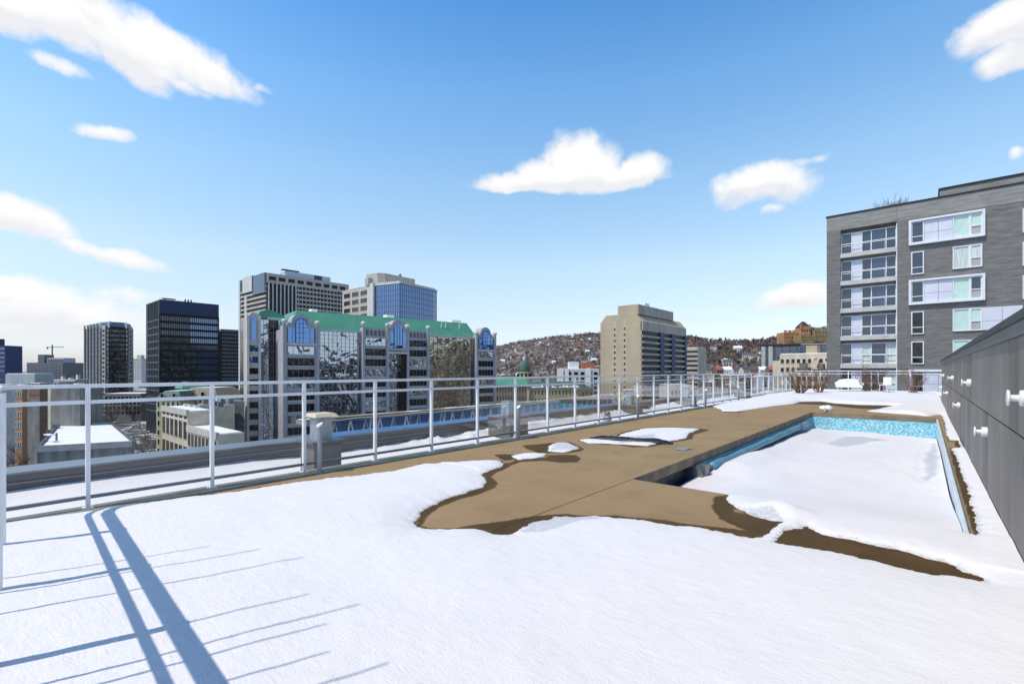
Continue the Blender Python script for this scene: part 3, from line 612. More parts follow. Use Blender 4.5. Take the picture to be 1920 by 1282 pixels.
mb.f = [tuple(range(n))[::-1], tuple(range(n, 2 * n))] + [(i, (i + 1) % n, n + (i + 1) % n, n + i) for i in range(n)]; mb.m = [0] * (n + 2); mb.build('slanted_cap', M['white'], boll)
bl = [((603, 888), 'nearest slanted-top grey bollard light on the kerb, before the first roof vent'), ((977, 824), 'grey bollard light on the kerb beside the second galvanised roof vent'),
      ((1205, 786), 'grey bollard light on the kerb just past the small roof fan'), ((1328, 764), 'second farthest grey bollard light on the kerb, before the far snow patch begins'), ((1388.5, 753.5), 'farthest grey bollard light, standing at the edge of the far snow patch')]
for i, (q, lab) in enumerate(bl):
    o = boll if i == 0 else copy_tree(boll); x, y = G(*q); o.location = (max(min(x, -6.66), -6.8), y, .002); o['label'] = lab

# ------------------------------------------------------------------ zinc wall with round lamps
zw = empty('zinc_wall', (XW, 14, 0), 'dark zinc-clad wall along the right side of the terrace', 'wall')
def zp(mb, name, m, **k): o = mb.build(name, m, zw, **k); o.location = tuple(-c for c in zw.location); return o
WT = 1.9; WY0, WY1 = -2.5, 28.5; SEAM = .98
def zincmat():
    m, N, L, b = newmat('zinc_panel'); tc = N.new('ShaderNodeTexCoord')
    mp = N.new('ShaderNodeMapping'); mp.inputs['Scale'].default_value = (1, 1, .06); L.new(tc.outputs['Object'], mp.inputs[0])
    n = N.new('ShaderNodeTexNoise'); n.inputs['Scale'].default_value = 4; n.inputs['Detail'].default_value = 7; n.inputs['Roughness'].default_value = .65; L.new(mp.outputs[0], n.inputs['Vector'])
    n2 = N.new('ShaderNodeTexNoise'); n2.inputs['Scale'].default_value = .7; n2.inputs['Detail'].default_value = 4; L.new(tc.outputs['Object'], n2.inputs['Vector'])
    oi = N.new('ShaderNodeObjectInfo')
    a = N.new('ShaderNodeMath'); L.new(n.outputs['Fac'], a.inputs[0]); L.new(n2.outputs['Fac'], a.inputs[1])
    a2 = N.new('ShaderNodeMath'); a2.operation = 'MULTIPLY_ADD'; a2.inputs[1].default_value = .35; L.new(oi.outputs['Random'], a2.inputs[0]); L.new(a.outputs[0], a2.inputs[2])
    r = N.new('ShaderNodeMapRange'); r.inputs['From Min'].default_value = .75; r.inputs['From Max'].default_value = 1.6; L.new(a2.outputs[0], r.inputs['Value'])
    mx = N.new('ShaderNodeMixRGB'); L.new(r.outputs[0], mx.inputs[0]); mx.inputs[1].default_value = (.142, .126, .113, 1); mx.inputs[2].default_value = (.315, .276, .246, 1); L.new(mx.outputs[0], b.inputs['Base Color'])
    b.inputs['Metallic'].default_value = 0; b.inputs['Roughness'].default_value = .55; b.inputs['Specular IOR Level'].default_value = .25
    bp = N.new('ShaderNodeBump'); bp.inputs['Strength'].default_value = .15; bp.inputs['Distance'].default_value = .01; L.new(n2.outputs['Fac'], bp.inputs['Height']); L.new(bp.outputs[0], b.inputs['Normal'])
    return m
M['zinc'] = zincmat()
def wy(px): k = (px - 960) / F_PX; d = (k * cT - sT, k * sT + cT); return XW / d[0] * d[1]
mb = MB(); mb.box(XW + .045, XW + .5, WY0, WY1, -.3, WT - .01); zp(mb, 'wall_core', M['black'])
PW = .62
yv = WY0
k = 0
while yv < WY1 - .01:
    y1 = min(yv + PW, WY1)
    for z0, z1 in ((-.02, SEAM - .008), (SEAM + .008, WT - .03)):
        mb = MB(); g = .0035; mb.box(XW + random.uniform(0, .004), XW + .045, yv + g, y1 - g, z0, z1); zp(mb, 'zinc_panel', M['zinc'])
    yv = y1
mb = MB(); mb.box(XW - .035, XW + .55, WY0, WY1 + .04, WT - .02, WT + .05); zp(mb, 'cap_flashing', M['black'])
mb = MB(); mb.box(XW - .02, XW, WY0, WY1 + .01, WT - .13, WT - .022); zp(mb, 'cap_fascia', mat('zinc_fascia', (.14, .14, .145), .5, .3))
mb = MB(); mb.box(XW + .0, XW + .5, WY1, WY1 + .02, -.3, WT - .022); zp(mb, 'end_panel', M['zinc'])
lamp = empty('wall_lamp', (0, 0, 0), '', 'wall lamp', 'round white spool lamps on the zinc wall')
def xl(prof, n=28):                                                 # lathe along -X
    mb = MB(); mb.lathe((0, 0, 0), prof, n); mb.v = [(-z, x, y) for x, y, z in mb.v]; return mb
xl([(.068, 0), (.068, .05), (.062, .058), (.05, .06)]).build('lamp_base', M['plastic_white'], lamp)
xl([(.03, .055), (.026, .12)]).build('spacer', M['alu'], lamp)
xl([(.04, .115), (.066, .118), (.07, .126), (.066, .134), (.02, .138)]).build('disc', M['plastic_white'], lamp)
def wl(px, py):
    k = (px - 960) / F_PX; d = (k * cT - sT, k * sT + cT); t = (XW - .06) / d[0]; return t * d[1], CAM_H + (HOR - py) / F_PX * t
ups = [(1908, 753), (1811, 716.5), (1782, 707), (1766.5, 703)]; los = [(1838, 811), (1793, 757), (1772.5, 737.5), (1762.8, 727)]
zu = np.mean([wl(*q)[1] for q in ups[:3]]); zl_ = np.mean([wl(*q)[1] for q in los[:3]])
yu = [wl(*q)[0] for q in ups]; yl = [wl(*q)[0] for q in los]
nm = ['nearest', 'second nearest', 'second farthest', 'farthest']
first = True
for row, ysx, z in (('upper', yu, zu), ('lower', yl, zl_)):
    for i, y in enumerate(ysx):
        o = lamp if first else copy_tree(lamp); first = False
        o.location = (XW, min(y, 27.8), z); o.scale = (.86, .86, .86); o['label'] = f'{nm[i]} round white spool lamp of the {row} row on the zinc wall'

# ------------------------------------------------------------------ small things on the terrace
bag = empty('pool_float', (0, 0, 0), 'white crumpled plastic float with a black hose on the far pool edge', 'pool float')
bx, by = G(1549, 770); bag.location = (bx, by + .05, 0); bag.scale = (.8, .8, .8)
me = bpy.data.meshes.new('float_body'); bm = bmesh.new(); bmesh.ops.create_icosphere(bm, subdivisions=4, radius=.2)
for v in bm.verts:
    n_ = math.sin(v.co.x * 23) * .5 + math.sin(v.co.y * 31 + v.co.z * 17) * .5 + math.sin(v.co.x * 41 + v.co.z * 29) * .35
    v.co *= 1 + .16 * n_; v.co.x *= 1.35; v.co.z = max(v.co.z * .75 + .1, 0)
bm.to_mesh(me); bm.free(); me.materials.append(M['plastic_white']); o = bpy.data.objects.new('float_body', me); COL.objects.link(o); o.parent = bag
mb = MB(); q0 = G(1556, 768); q1 = G(1579, 794, -.45); mb.tube([(q0[0] - bx, q0[1] - by - .05, .06), (q0[0] - bx + .1, PY1 - by - .1, .05), (q0[0] - bx + .18, PY1 - by - .3, -.06), (q1[0] - bx, q1[1] - by - .0, -.42)], .017, 8); mb.build('hose', M['black'], bag, smooth=True)
tp = empty('tarp', (0, 0, 0), 'crumpled black tarp lying in the snow patch on the deck', 'tarp'); tx, ty = G(1182, 828); tp.location = (tx, ty, 0.03)
xs = np.linspace(-.85, .85, 50); ys = np.linspace(-.11, .14, 16); X, Y = np.meshgrid(xs, ys)
Zt = .05 + .07 * fbm(X * 4, Y * 9, 4, 3) + .05 * np.abs(fbm(X * 7, Y * 5, 3, 13)) - .05 * (np.abs(Y - .015) / .125) ** 4 - .06 * (np.abs(X) / .85) ** 6
a = R(62); o = grid('tarp_sheet', xs, ys, Zt, M['tarp'], None, None, tp); o.rotation_euler = (0, 0, R(20)); o.modifiers.new('s', 'SOLIDIFY').thickness = .006
dx, dy = G(1283, 842); dr = empty('drain_lid', (dx, dy, .003), 'small square metal drain lid set in the bare deck beside the pool', 'drain lid', rz=R(0))
mb = MB(); mb.box(-.14, .14, -.14, .14, 0, .006); mb.build('lid', M['grate'], dr, bevel=.003)
mb = MB(); mb.box(-.13, .12, -.175, -.145, 0, .004); mb.box(.06, .11, -.1, .1, .0065, .009); mb.build('lid_gap', M['black'], dr)

# white loveseat
st_ = empty('loveseat', (0, 0, 0), 'white wire-legged loveseat with a padded seat on the far snow', 'bench'); sx, sy = G(1592, 739); st_.location = (sx, sy, .12); st_.rotation_euler = (0, 0, R(8))
mb = MB(); mb.box(-.68, .68, -.32, .3, .3, .42); mb.build('seat', M['plastic_white'], st_, bevel=.04)
n = 12; mb = MB(); prof = [(-.72, .36), (-.66, .62), (-.5, .78), (-.2, .84), (.2, .84), (.5, .8), (.66, .62), (.72, .36)]
for i in range(len(prof) - 1):
    (x0, z0), (x1, z1) = prof[i], prof[i + 1]
    mb.hexa([(x0, .2, .34), (x1, .2, .34), (x1, .3, .34), (x0, .3, .34), (x0, .3, z0), (x1, .3, z1), (x1, .38, z1), (x0, .38, z0)])
mb.build('backrest', M['plastic_white'], st_)
for sgn in (-1, 1):
    mb = MB(); mb.tube([(sgn * .7, -.3, .5), (sgn * .71, 0, .53), (sgn * .7, .3, .6)], .035, 8); mb.build('armrest', M['plastic_white'], st_)
    for y in (-.26, .24): mb = MB(); mb.tube([(sgn * .58, y, .32), (sgn * .66, y * 1.1, -.06)], .016, 6); mb.build('leg', M['alu'], st_)
ch = empty('garden_chair', (0, 0, 0), 'small white garden chair between shrubs at the far railing', 'chair'); cx_, cy_ = G(1664, 738); ch.location = (cx_, 36.4, .2); ch.rotation_euler = (0, 0, R(-25))
mb = MB(); mb.box(-.22, .22, -.22, .22, .4, .44); mb.build('seat', M['plastic_white'], ch, bevel=.01)
mb = MB(); mb.box(-.22, .22, .2, .24, .44, .88); mb.build('backrest', M['plastic_white'], ch, bevel=.01)
for a in (-1, 1):
    for b in (-1, 1): mb = MB(); mb.tube([(a * .19, b * .19, .4), (a * .22, b * .22, -.1)], .014, 6); mb.build('leg', M['alu'], ch)

# bare twiggy shrubs
def twigs(mb, base, h, n, spread, seed, r0=.012, depth_=2):
    rr = random.Random(seed)
    def grow(p, d, l, r, lev):
        pts = [p]; q = p; dd = d
        for i in range(3):
            dd = (dd + Vector((rr.uniform(-.22, .22), rr.uniform(-.22, .22), rr.uniform(-.05, .16)))).normalized(); q = q + dd * l / 3; pts.append(q)
        mb.tube(pts, [r, r * .8, r * .6, r * .35], 4, cap=False)
        if lev > 0:
            for i in range(rr.randint(2, 4)):
                s = pts[rr.randint(1, 3)]; d2 = (dd + Vector((rr.uniform(-.7, .7), rr.uniform(-.7, .7), rr.uniform(-.1, .6)))).normalized(); grow(s, d2, l * rr.uniform(.4, .7), r * .55, lev - 1)
    for i in range(n):
        a = rr.uniform(0, 6.28); s = spread * math.sqrt(rr.random()); d = Vector((math.cos(a) * s, math.sin(a) * s, 1)).normalized()
        grow(Vector(base) + Vector((math.cos(a), math.sin(a), 0)) * .12 * rr.random(), d, h * rr.uniform(.45, .75), r0 * rr.uniform(.7, 1.1), depth_)
for px, Z, hh, n, sp, lab in ((1500, 27.5, 1.25, 20, .75, 'widest bare reddish shrub in the far left corner of the terrace'), (1536, 28.5, 1.3, 16, .7, 'bare shrub close beside the widest one, left of the white loveseat'), (1626, 29.5, 1.35, 13, .6, 'bare twiggy shrub just right of the white loveseat'),
                         (1712, 29, 1.25, 13, .7, 'bare shrub near the zinc wall end at the far railing'), (1655, 30.5, 1.05, 8, .6, 'smallest thin bare shrub behind the garden chair')):
    x, y = P(px, Z); y = min(y, 37.2); s = empty('bare_shrub', (x, y, .1), lab, 'shrub', 'bare shrubs by the far railing')
    mb = MB(); twigs(mb, (0, 0, -.1), hh * 1.35, int(n * 1.7), sp, int(px), .024); mb.build('branches', M['bark_pale'], s, fix=False)

# ------------------------------------------------------------------ lower roof strip outside the railing, parapet, vents
LX0 = -9.9
def ypx(px, x): k = (px - 960) / F_PX; d = (k * cT - sT, k * sT + cT); return x / d[0] * d[1]
xs = axis(LX0, -6.98, .07); ys = axis(-3, 44, .09); X, Y = np.meshgrid(xs, ys)
edge = np.exp(-(X - LX0) / .55)
H = ROOF_Z + .03 + .07 * fbm(X * .7, Y * .7, 3, 91) + edge * (.14 * np.abs(fbm(X * 2.2, Y * 1.6, 4, 95)) * 2.2 + .03) * np.clip((Y - 4) / 4, .15, 1) + .05 * np.exp(-((X + 8.6) ** 2 / .8)) * fbm(X * 1.2, Y * .5, 4, 99)
H += .16 * np.exp(-(X - LX0) / .9) * np.clip((fbm(Y * .35, Y * 0 + 3, 2, 15) + .12) * 3, 0, 1)
lump = np.clip(fbm(X * 3.2, Y * 3.2, 4, 77) + .02, 0, 1) * .35 * np.exp(-((X - LX0 - .35) / .35) ** 2) * np.clip((Y - 5) / 3, 0, 1); H += lump
tag(grid('lower_roof_snow', xs, ys, H, M['snow_plain']), kind='structure')
par = empty('parapet', (-10.1, 20, ROOF_Z), 'dark roof parapet with grey-blue metal flashing beyond the railing', 'parapet')
def pr(mb, name, m, **k): o = mb.build(name, m, par, **k); o.location = tuple(-c for c in par.location); return o
mb = MB(); mb.box(-10.35, LX0 + .01, -4, 46, -1.2, .0); pr(mb, 'parapet_wall', M['parapet'])
mb = MB(); mb.hexa([(-10.38, -4, 0), (LX0 + .05, -4, -.0), (LX0 + .05, 46, 0), (-10.38, 46, 0), (-10.38, -4, .05), (LX0 + .05, -4, .03), (LX0 + .05, 46, .03), (-10.38, 46, .05)]); pr(mb, 'flashing', M['flash'])
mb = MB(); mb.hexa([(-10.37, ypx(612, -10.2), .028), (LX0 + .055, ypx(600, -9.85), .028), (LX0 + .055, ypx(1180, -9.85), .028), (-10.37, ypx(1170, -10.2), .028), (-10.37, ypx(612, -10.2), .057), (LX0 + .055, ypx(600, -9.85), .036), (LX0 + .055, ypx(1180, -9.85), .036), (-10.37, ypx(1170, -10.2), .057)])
pr(mb, 'blue_strip', mat('blue_strip', (.04, .14, .33), .4, .1, .2, 2))  # separate blue strip lying on top of the grey flashing
mb = MB(); mb.box(LX0 + .011, LX0 + .03, -4, 46, -.14, -.115); mb.box(LX0 + .011, LX0 + .035, -4, 46, -.235, -.22); pr(mb, 'cladding_batten', M['alu_dark'])
def vent(px, py_base, x, w, hbox, hneck, capw, lab, rz=0, neck=.28):
    k = (px - 960) / F_PX; d = (k * cT - sT, k * sT + cT); y = x / d[0] * d[1]
    v = empty('roof_vent', (x, y, ROOF_Z), lab, 'roof vent', 'galvanised roof vents beyond the railing')
    mb = MB(); mb.box(-w / 2, w / 2, -w / 2, w / 2, -.1, hbox); mb.build('curb', M['parapet'], v, bevel=.01)
    mb = MB(); mb.box(-w / 2 - .06, w / 2 + .06, -w / 2 - .06, w / 2 + .06, hbox, hbox + .04); mb.build('curb_cap', M['alu_dark'], v)
    mb = MB(); mb.box(-neck / 2, neck / 2, -neck / 2, neck / 2, hbox + .04, hbox + .04 + hneck); mb.box(-neck / 2 - .02, neck / 2 + .02, -neck / 2 - .02, neck / 2 + .02, hbox + .04 + hneck * .82, hbox + .06 + hneck * .82); mb.build('duct', M['galv'], v)
    if capw:
        z = hbox + .04 + hneck; mb = MB(); mb.hexa([(-capw / 2, -capw / 2, z), (capw / 2, -capw / 2, z), (capw / 2, capw / 2, z), (-capw / 2, capw / 2, z), (-capw / 2 + .06, -capw / 2 + .06, z + .06), (capw / 2 - .06, -capw / 2 + .06, z + .06), (capw / 2 - .06, capw / 2 - .06, z + .06), (-capw / 2 + .06, capw / 2 - .06, z + .06)]); mb.build('cap', M['beige'], v)
    return v
vent(602, 0, -8.35, .52, .62, .42, .46, 'nearest roof vent with square galvanised duct, flat tan cap and dark curb')
vent(953, 0, -8.9, .8, .6, .42, 0, 'capless galvanised roof vent left of the second bollard light')
vent(1181, 0, -9.4, .8, .44, .6, .5, 'galvanised roof vent with wide top behind the middle of the railing')
vent(1287, 0, -9.3, .8, .44, .6, .42, 'galvanised roof vent beyond the railing, second farthest')
vent(1392, 0, -9.0, .8, .44, .6, .42, 'farthest galvanised roof vent beyond the railing')
k_ = (1139 - 960) / F_PX; d_ = (k_ * cT - sT, k_ * sT + cT); fy = -8.0 / d_[0] * d_[1]
fn = empty('roof_fan', (-8.0, fy, ROOF_Z), 'small mushroom exhaust fan on a low black box in the snow', 'roof fan')
mb = MB(); mb.box(-.32, .32, -.32, .32, -.05, .16); mb.build('box', M['black'], fn); mb = MB(); mb.lathe((0, 0, .16), [(.14, 0), (.14, .2), (.12, .24)], 20); mb.build('stack', M['galv'], fn); mb = MB(); mb.lathe((0, 0, .4), [(.06, 0), (.1, .03), (.1, .1), (.05, .16)], 18); mb.build('hood', M['alu_dark'], fn)

# trussed glass canopy just beyond the parapet
TX = -13.2
ty0, ty1 = ypx(612, TX), ypx(1160, TX)
tr = empty('trussed_canopy', (TX, (ty0 + ty1) / 2, -1.2), 'steel-trussed glazed canopy with blue glass beyond the parapet', 'canopy')
def tp_(mb, name, m, **k): o = mb.build(name, m, tr, **k); o.location = tuple(-c for c in tr.location); return o
M['rust'] = mat('weathered_timber', (.3, .24, .17), .85, 0, .4, 2.5, .6, 9, stretch=(1, .3, 1))
M['canopy_blue'] = mat('blue_translucent_glazing', (.03, .11, .3), .25, 0, .45, 1.2, stretch=(1, 1, .4))
zt = .11
mb = MB(); mb.box(TX - .2, TX + .2, ty0 - .8, ty1, zt - .12, zt + .005); tp_(mb, 'top_chord', M['rust'])
xs = axis(TX - .22, TX + .22, .06); ys = axis(ty0 - .8, ty1, .09); X, Y = np.meshgrid(xs, ys); o = grid('chord_snow', xs, ys, zt - .005 + .1 * fbm(X * 3, Y * 1.1, 4, 7) - .06 * (np.abs(X - TX) / .22) ** 3, M['snow_plain'], None, None, tr); o.location = tuple(-c for c in tr.location)
mb = MB(); mb.box(TX - .1, TX + .1, ty0, ty1, -1.25, -1.1); tp_(mb, 'bottom_chord', M['alu_dark'])
mb = MB(); mb.box(TX - .55, TX - .5, ty0, ty1, -2.2, zt - .12); tp_(mb, 'blue_glazing', M['canopy_blue'])
nb = 34
for i in range(nb):
    a = ty0 + (ty1 - ty0) * i / nb; b = ty0 + (ty1 - ty0) * (i + 1) / nb
    mb = MB()
    mb.tube([(TX, a, -1.15), (TX, (a + b) / 2, zt - .1)], .028, 5); mb.tube([(TX, b, -1.15), (TX, (a + b) / 2, zt - .1)], .022, 5)
    if i % 3 == 0: mb.tube([(TX - .3, a, -1.15), (TX - .1, a, zt - .1)], .03, 5)
    tp_(mb, 'truss_web', M['alu'] if i % 2 else M['galv'])

# the tower that carries the terrace (it shows in the mirrored facades)
hb = empty('host_building', (-2, 15, -34), 'brick tower block under the snowy roof terrace', 'building')
def hp(mb, name, m, **k): o = mb.build(name, m, hb, **k); o.location = tuple(-c for c in hb.location); return o
M['host'] = brickmat('host_brick', (.02, .022, .03), (.04, .04, .045), (.42, .40, .38), 3.2, 3.0, .35)
mb = MB(); mb.box(-10.5, 14, -14, 45.5, -34, -1.42); hp(mb, 'wall', M['host'])
mb = MB(); mb.box(-10.4, -6.99, -14, 45.4, -1.42, ROOF_Z - .06); mb.box(XW + .5, 14, -14, 45.4, -1.42, -.05); mb.box(-7.0, XW + .5, -14, DY0, -1.42, -.05); mb.box(-7, XW + .5, DY1, 45.4, -1.42, -.05); hp(mb, 'roof_slab', M['snow_roof'])

# ================================================================== THE CITY
ZB = -34.0
class Bld:
    def __init__(s, name, label, xy, cat='building', group=None):
        s.loc = (xy[0], xy[1], ZB); s.root = empty(name, s.loc, label, cat, group)
    def p(s, mb, name, m, parent=None, **k):
        o = mb.build(name, m, parent or s.root, **k)
        if parent is None: o.location = tuple(-c for c in s.loc)
        return o
    def windows(s, a, b, ss, w, zs, h, glass, frame=None, out=.04, name='window', fw=.12, mull=1):
        for z in zs:
            for t in ss:
                pane = MB(); pane.wall(a, b, t, t + w, z, z + h, -.1, out)
                if not frame: s.p(pane, name, glass); continue
                mb = MB(); f = out + .05
                mb.wall(a, b, t - fw, t + w + fw, z + h, z + h + fw, -.1, f); mb.wall(a, b, t - fw, t + w + fw, z - fw, z, -.1, f + .03)
                mb.wall(a, b, t - fw, t, z, z + h, -.1, f); mb.wall(a, b, t + w, t + w + fw, z, z + h, -.1, f)
                for i in range(1, mull): mb.wall(a, b, t + w * i / mull - fw / 3, t + w * i / mull + fw / 3, z, z + h, 0, f - .01)
                pane.build('pane', glass, s.p(mb, name, frame))
def along(a, d, t): return (a[0] + d[0] * t, a[1] + d[1] * t)
def norm(x, y): l = math.hypot(x, y); return (x / l, y / l)
def dist(a, b): return math.hypot(a[0] - b[0], a[1] - b[1])
DX, DY = (1, 0), (0, 1)
def zat(py, p): return zz(py, depth(*p))
def frange(n, a, st): return [a + st * i for i in range(n)]

# ---- ground and terrain
def groundmat():
    m, N, L, b = newmat('city_ground'); tc = N.new('ShaderNodeTexCoord')
    n = N.new('ShaderNodeTexNoise'); n.inputs['Scale'].default_value = .06; n.inputs['Detail'].default_value = 8; n.inputs['Roughness'].default_value = .7; n.inputs['Distortion'].default_value = 1.5; L.new(tc.outputs['Object'], n.inputs['Vector'])
    r = N.new('ShaderNodeMapRange'); r.inputs['From Min'].default_value = .53; r.inputs['From Max'].default_value = .58; L.new(n.outputs['Fac'], r.inputs['Value'])
    mx = N.new('ShaderNodeMixRGB'); L.new(r.outputs[0], mx.inputs[0]); mx.inputs[1].default_value = (.06, .06, .062, 1); mx.inputs[2].default_value = (.62, .63, .66, 1); L.new(mx.outputs[0], b.inputs['Base Color']); b.inputs['Roughness'].default_value = .9
    return m
M['ground'] = groundmat()
mb = MB(); mb.quad((-14000, -14000, ZB), (14000, -14000, ZB), (14000, 14000, ZB), (-14000, 14000, ZB)); tag(mb.build('city_ground', M['ground'], fix=False), kind='structure')
def hillmat():
    m, N, L, b = newmat('hill_ground'); tc = N.new('ShaderNodeTexCoord')
    n = N.new('ShaderNodeTexNoise'); n.inputs['Scale'].default_value = .022; n.inputs['Detail'].default_value = 8; n.inputs['Roughness'].default_value = .75; L.new(tc.outputs['Object'], n.inputs['Vector'])
    r = N.new('ShaderNodeMapRange'); r.inputs['From Min'].default_value = .52; r.inputs['From Max'].default_value = .68; L.new(n.outputs['Fac'], r.inputs['Value'])
    mx = N.new('ShaderNodeMixRGB'); L.new(r.outputs[0], mx.inputs[0]); mx.inputs[1].default_value = (.13, .1, .085, 1); mx.inputs[2].default_value = (.6, .6, .63, 1); L.new(mx.outputs[0], b.inputs['Base Color']); b.inputs['Roughness'].default_value = .95
    return m
RID = [(-400, 694), (300, 694), (600, 690), (800, 668), (900, 656), (935, 648), (1000, 637), (1050, 630), (1126, 624), (1200, 627), (1290, 633), (1340, 641), (1400, 643), (1440, 639), (1475, 631), (1510, 622), (1550, 617), (1650, 606), (1800, 600), (2200, 600), (2700, 640)]
NEARF = [(-400, 1000), (900, 900), (1000, 620), (1126, 560), (1290, 420), (1450, 380), (1600, 420), (2700, 500)]
FARF = [(-400, 2200), (900, 2100), (1126, 1900), (1250, 1400), (1330, 980), (1450, 900), (1550, 950), (1700, 1100), (2700, 1500)]
rp = lambda T, px: np.interp(px, [a for a, b in T], [b for a, b in T])
def hill_z(px, Z):
    n0, f0 = rp(NEARF, px), rp(FARF, px); t = np.clip((Z - n0) / (f0 - n0), 0, 1); top = CAM_H + (HOR - rp(RID, px)) / F_PX * f0
    s = t ** 1.15 * (1.0) ; back = np.clip((Z - f0) / 1500, 0, 1)
    return ZB - .5 + (top - ZB) * s * (1 - back * .8) + 5 * fbm(px * .02, Z * .008, 4, 5) * np.sin(np.pi * np.clip(t, 0, 1))
pxs = np.linspace(500, 2500, 260); rs = np.concatenate([np.linspace(0, 1, 90), np.linspace(1.1, 2.2, 12)])
PXg, Rg = np.meshgrid(pxs, rs); n0, f0 = rp(NEARF, PXg), rp(FARF, PXg); Zg = n0 + (f0 - n0) * Rg
K = (PXg - 960) / F_PX; Xc = K * Zg; Xw = Xc * cT - Zg * sT; Yw = Xc * sT + Zg * cT; Hz = hill_z(PXg, Zg)
ny, nx = Xw.shape; idx = np.arange(nx * ny).reshape(ny, nx)
q = np.stack([idx[:-1, :-1], idx[:-1, 1:], idx[1:, 1:], idx[1:, :-1]], -1).reshape(-1, 4)
me = bpy.data.meshes.new('hill'); me.from_pydata(np.stack([Xw, Yw, Hz], -1).reshape(-1, 3).tolist(), [], q.tolist()); me.materials.append(hillmat()); me.polygons.foreach_set('use_smooth', [True] * len(q))
hill = bpy.data.objects.new('hill', me); COL.objects.link(hill); hill['kind'] = 'structure'
def hill_pt(px, Z): x, y = P(px, Z); return x, y, float(hill_z(np.array(float(px)), np.array(float(Z))))

# bare woods covering the hill: a far-off mass
def woods(name, n, pxr, trange, hgt, seed, m, evergreen=False):
    r = np.random.default_rng(seed); px = r.uniform(*pxr, n * 2); t = r.uniform(*trange, n * 2)
    n0, f0 = rp(NEARF, px), rp(FARF, px); Z = n0 + (f0 - n0) * t
    k = (px - 960) / F_PX; x = k * Z * cT - Z * sT; y = k * Z * sT + Z * cT
    keep = fbm(x * .012, y * .012, 3, 33) + r.uniform(-.28, .28, n * 2) > -.12; keep &= np.cumsum(keep) <= n
    x, y, px, Z = x[keep], y[keep], px[keep], Z[keep]; z = hill_z(px, Z); n = len(x)
    nb = 5 if evergreen else 24
    h = hgt * r.uniform(.6, 1.25, n)
    az = r.uniform(0, 2 * np.pi, (n, nb)); el = r.uniform(.15, 1.5, (n, nb)); L = h[:, None] * r.uniform(.35, .62, (n, nb))
    b0 = h[:, None] * r.uniform(.12, .42, (n, nb)); b0[:, 0] = 0; el[:, 0] = 1.55; L[:, 0] = h * .8
    dx, dy, dz = np.cos(az) * np.cos(el) * L, np.sin(az) * np.cos(el) * L, np.sin(el) * L
    wdt = np.maximum((.1 if evergreen else .05) * h[:, None] * r.uniform(.5, 1.3, (n, nb)), .12); wdt[:, 0] *= .5
    pa = az + np.pi / 2 + r.uniform(-1, 1, (n, nb)); ox, oy = np.cos(pa) * wdt, np.sin(pa) * wdt
    cx, cy, cz = x[:, None], y[:, None], z[:, None] + b0
    # a slender kite: root, side, tip, side
    v = np.stack([np.stack([cx + 0 * dx, cy + 0 * dx, cz], -1), np.stack([cx + dx * .65 + ox, cy + dy * .65 + oy, cz + dz * .65], -1), np.stack([cx + dx, cy + dy, cz + dz], -1), np.stack([cx + dx * .65 - ox, cy + dy * .65 - oy, cz + dz * .7], -1)], 2).reshape(-1, 3)
    f = np.arange(len(v)).reshape(-1, 4)
    me = bpy.data.meshes.new(name); me.vertices.add(len(v)); me.vertices.foreach_set('co', v.astype(np.float32).ravel()); me.loops.add(f.size); me.loops.foreach_set('vertex_index', f.astype(np.int32).ravel())
    me.polygons.add(len(f)); me.polygons.foreach_set('loop_start', np.arange(0, f.size, 4, dtype=np.int32)); me.update(calc_edges=True); me.materials.append(m)
    o = bpy.data.objects.new(name, me); COL.objects.link(o); return tag(o, {'bare_woods': 'bare brown woods covering the snowy hillside', 'ridge_woods': 'bare grey-brown woods along the skyline of the hill', 'evergreen_woods': 'dark evergreens scattered through the bare woods'}[name], 'woods', None, 'stuff')
woods('bare_woods', 9500, (880, 2300), (.0, .97), 11, 1, M['wood_far'])
woods('ridge_woods', 2400, (880, 2300), (.93, 1.06), 10, 2, mat('ridge_bark', (.16, .13, .12), .95, 0, .4, .02))
woods('evergreen_woods', 260, (900, 1600), (.1, 1.0), 12, 3, M['evergreen'], True)

# houses on the hillside
hs_mats = [[M['beige'], M['roof_dark']], [M['conc_light'], M['roof_dark']], [M['brown_brick'], M['red_roof']], [M['orange'], M['roof_dark']], [M['white'], M['snow_roof']]]
hmesh = []
for i in range(5):
    mb = MB(); w, d, h = (13, 10, 8)
    mb.box(-w / 2, w / 2, -d / 2, d / 2, -5, h, 0)
    e = .6; mb.poly([(-w / 2 - e, -d / 2 - e, h), (w / 2 + e, -d / 2 - e, h), (w / 2 + e, 0, h + 4), (-w / 2 - e, 0, h + 4)], 1); mb.poly([(w / 2 + e, d / 2 + e, h), (-w / 2 - e, d / 2 + e, h), (-w / 2 - e, 0, h + 4), (w / 2 + e, 0, h + 4)], 1)
    mb.poly([(-w / 2, -d / 2, h), (-w / 2, d / 2, h), (-w / 2, 0, h + 3.7)], 0); mb.poly([(w / 2, -d / 2, h), (w / 2, d / 2, h), (w / 2, 0, h + 3.7)], 0)
    for zz0 in (1, 4.6):
        for xx in (-4.5, -1, 2.5): mb.box(xx, xx + 1.6, -d / 2 - .08, -d / 2 + .1, zz0, zz0 + 1.9, 2)
    mb.box(2, 3.2, .5, 1.7, h, h + 5, 0)
    o = mb.build('hill_house', hs_mats[i] + [M['glass_black']], fix=False); hmesh.append(o.data); bpy.data.objects.remove(o)
hn = 0; r_ = random.Random(5)
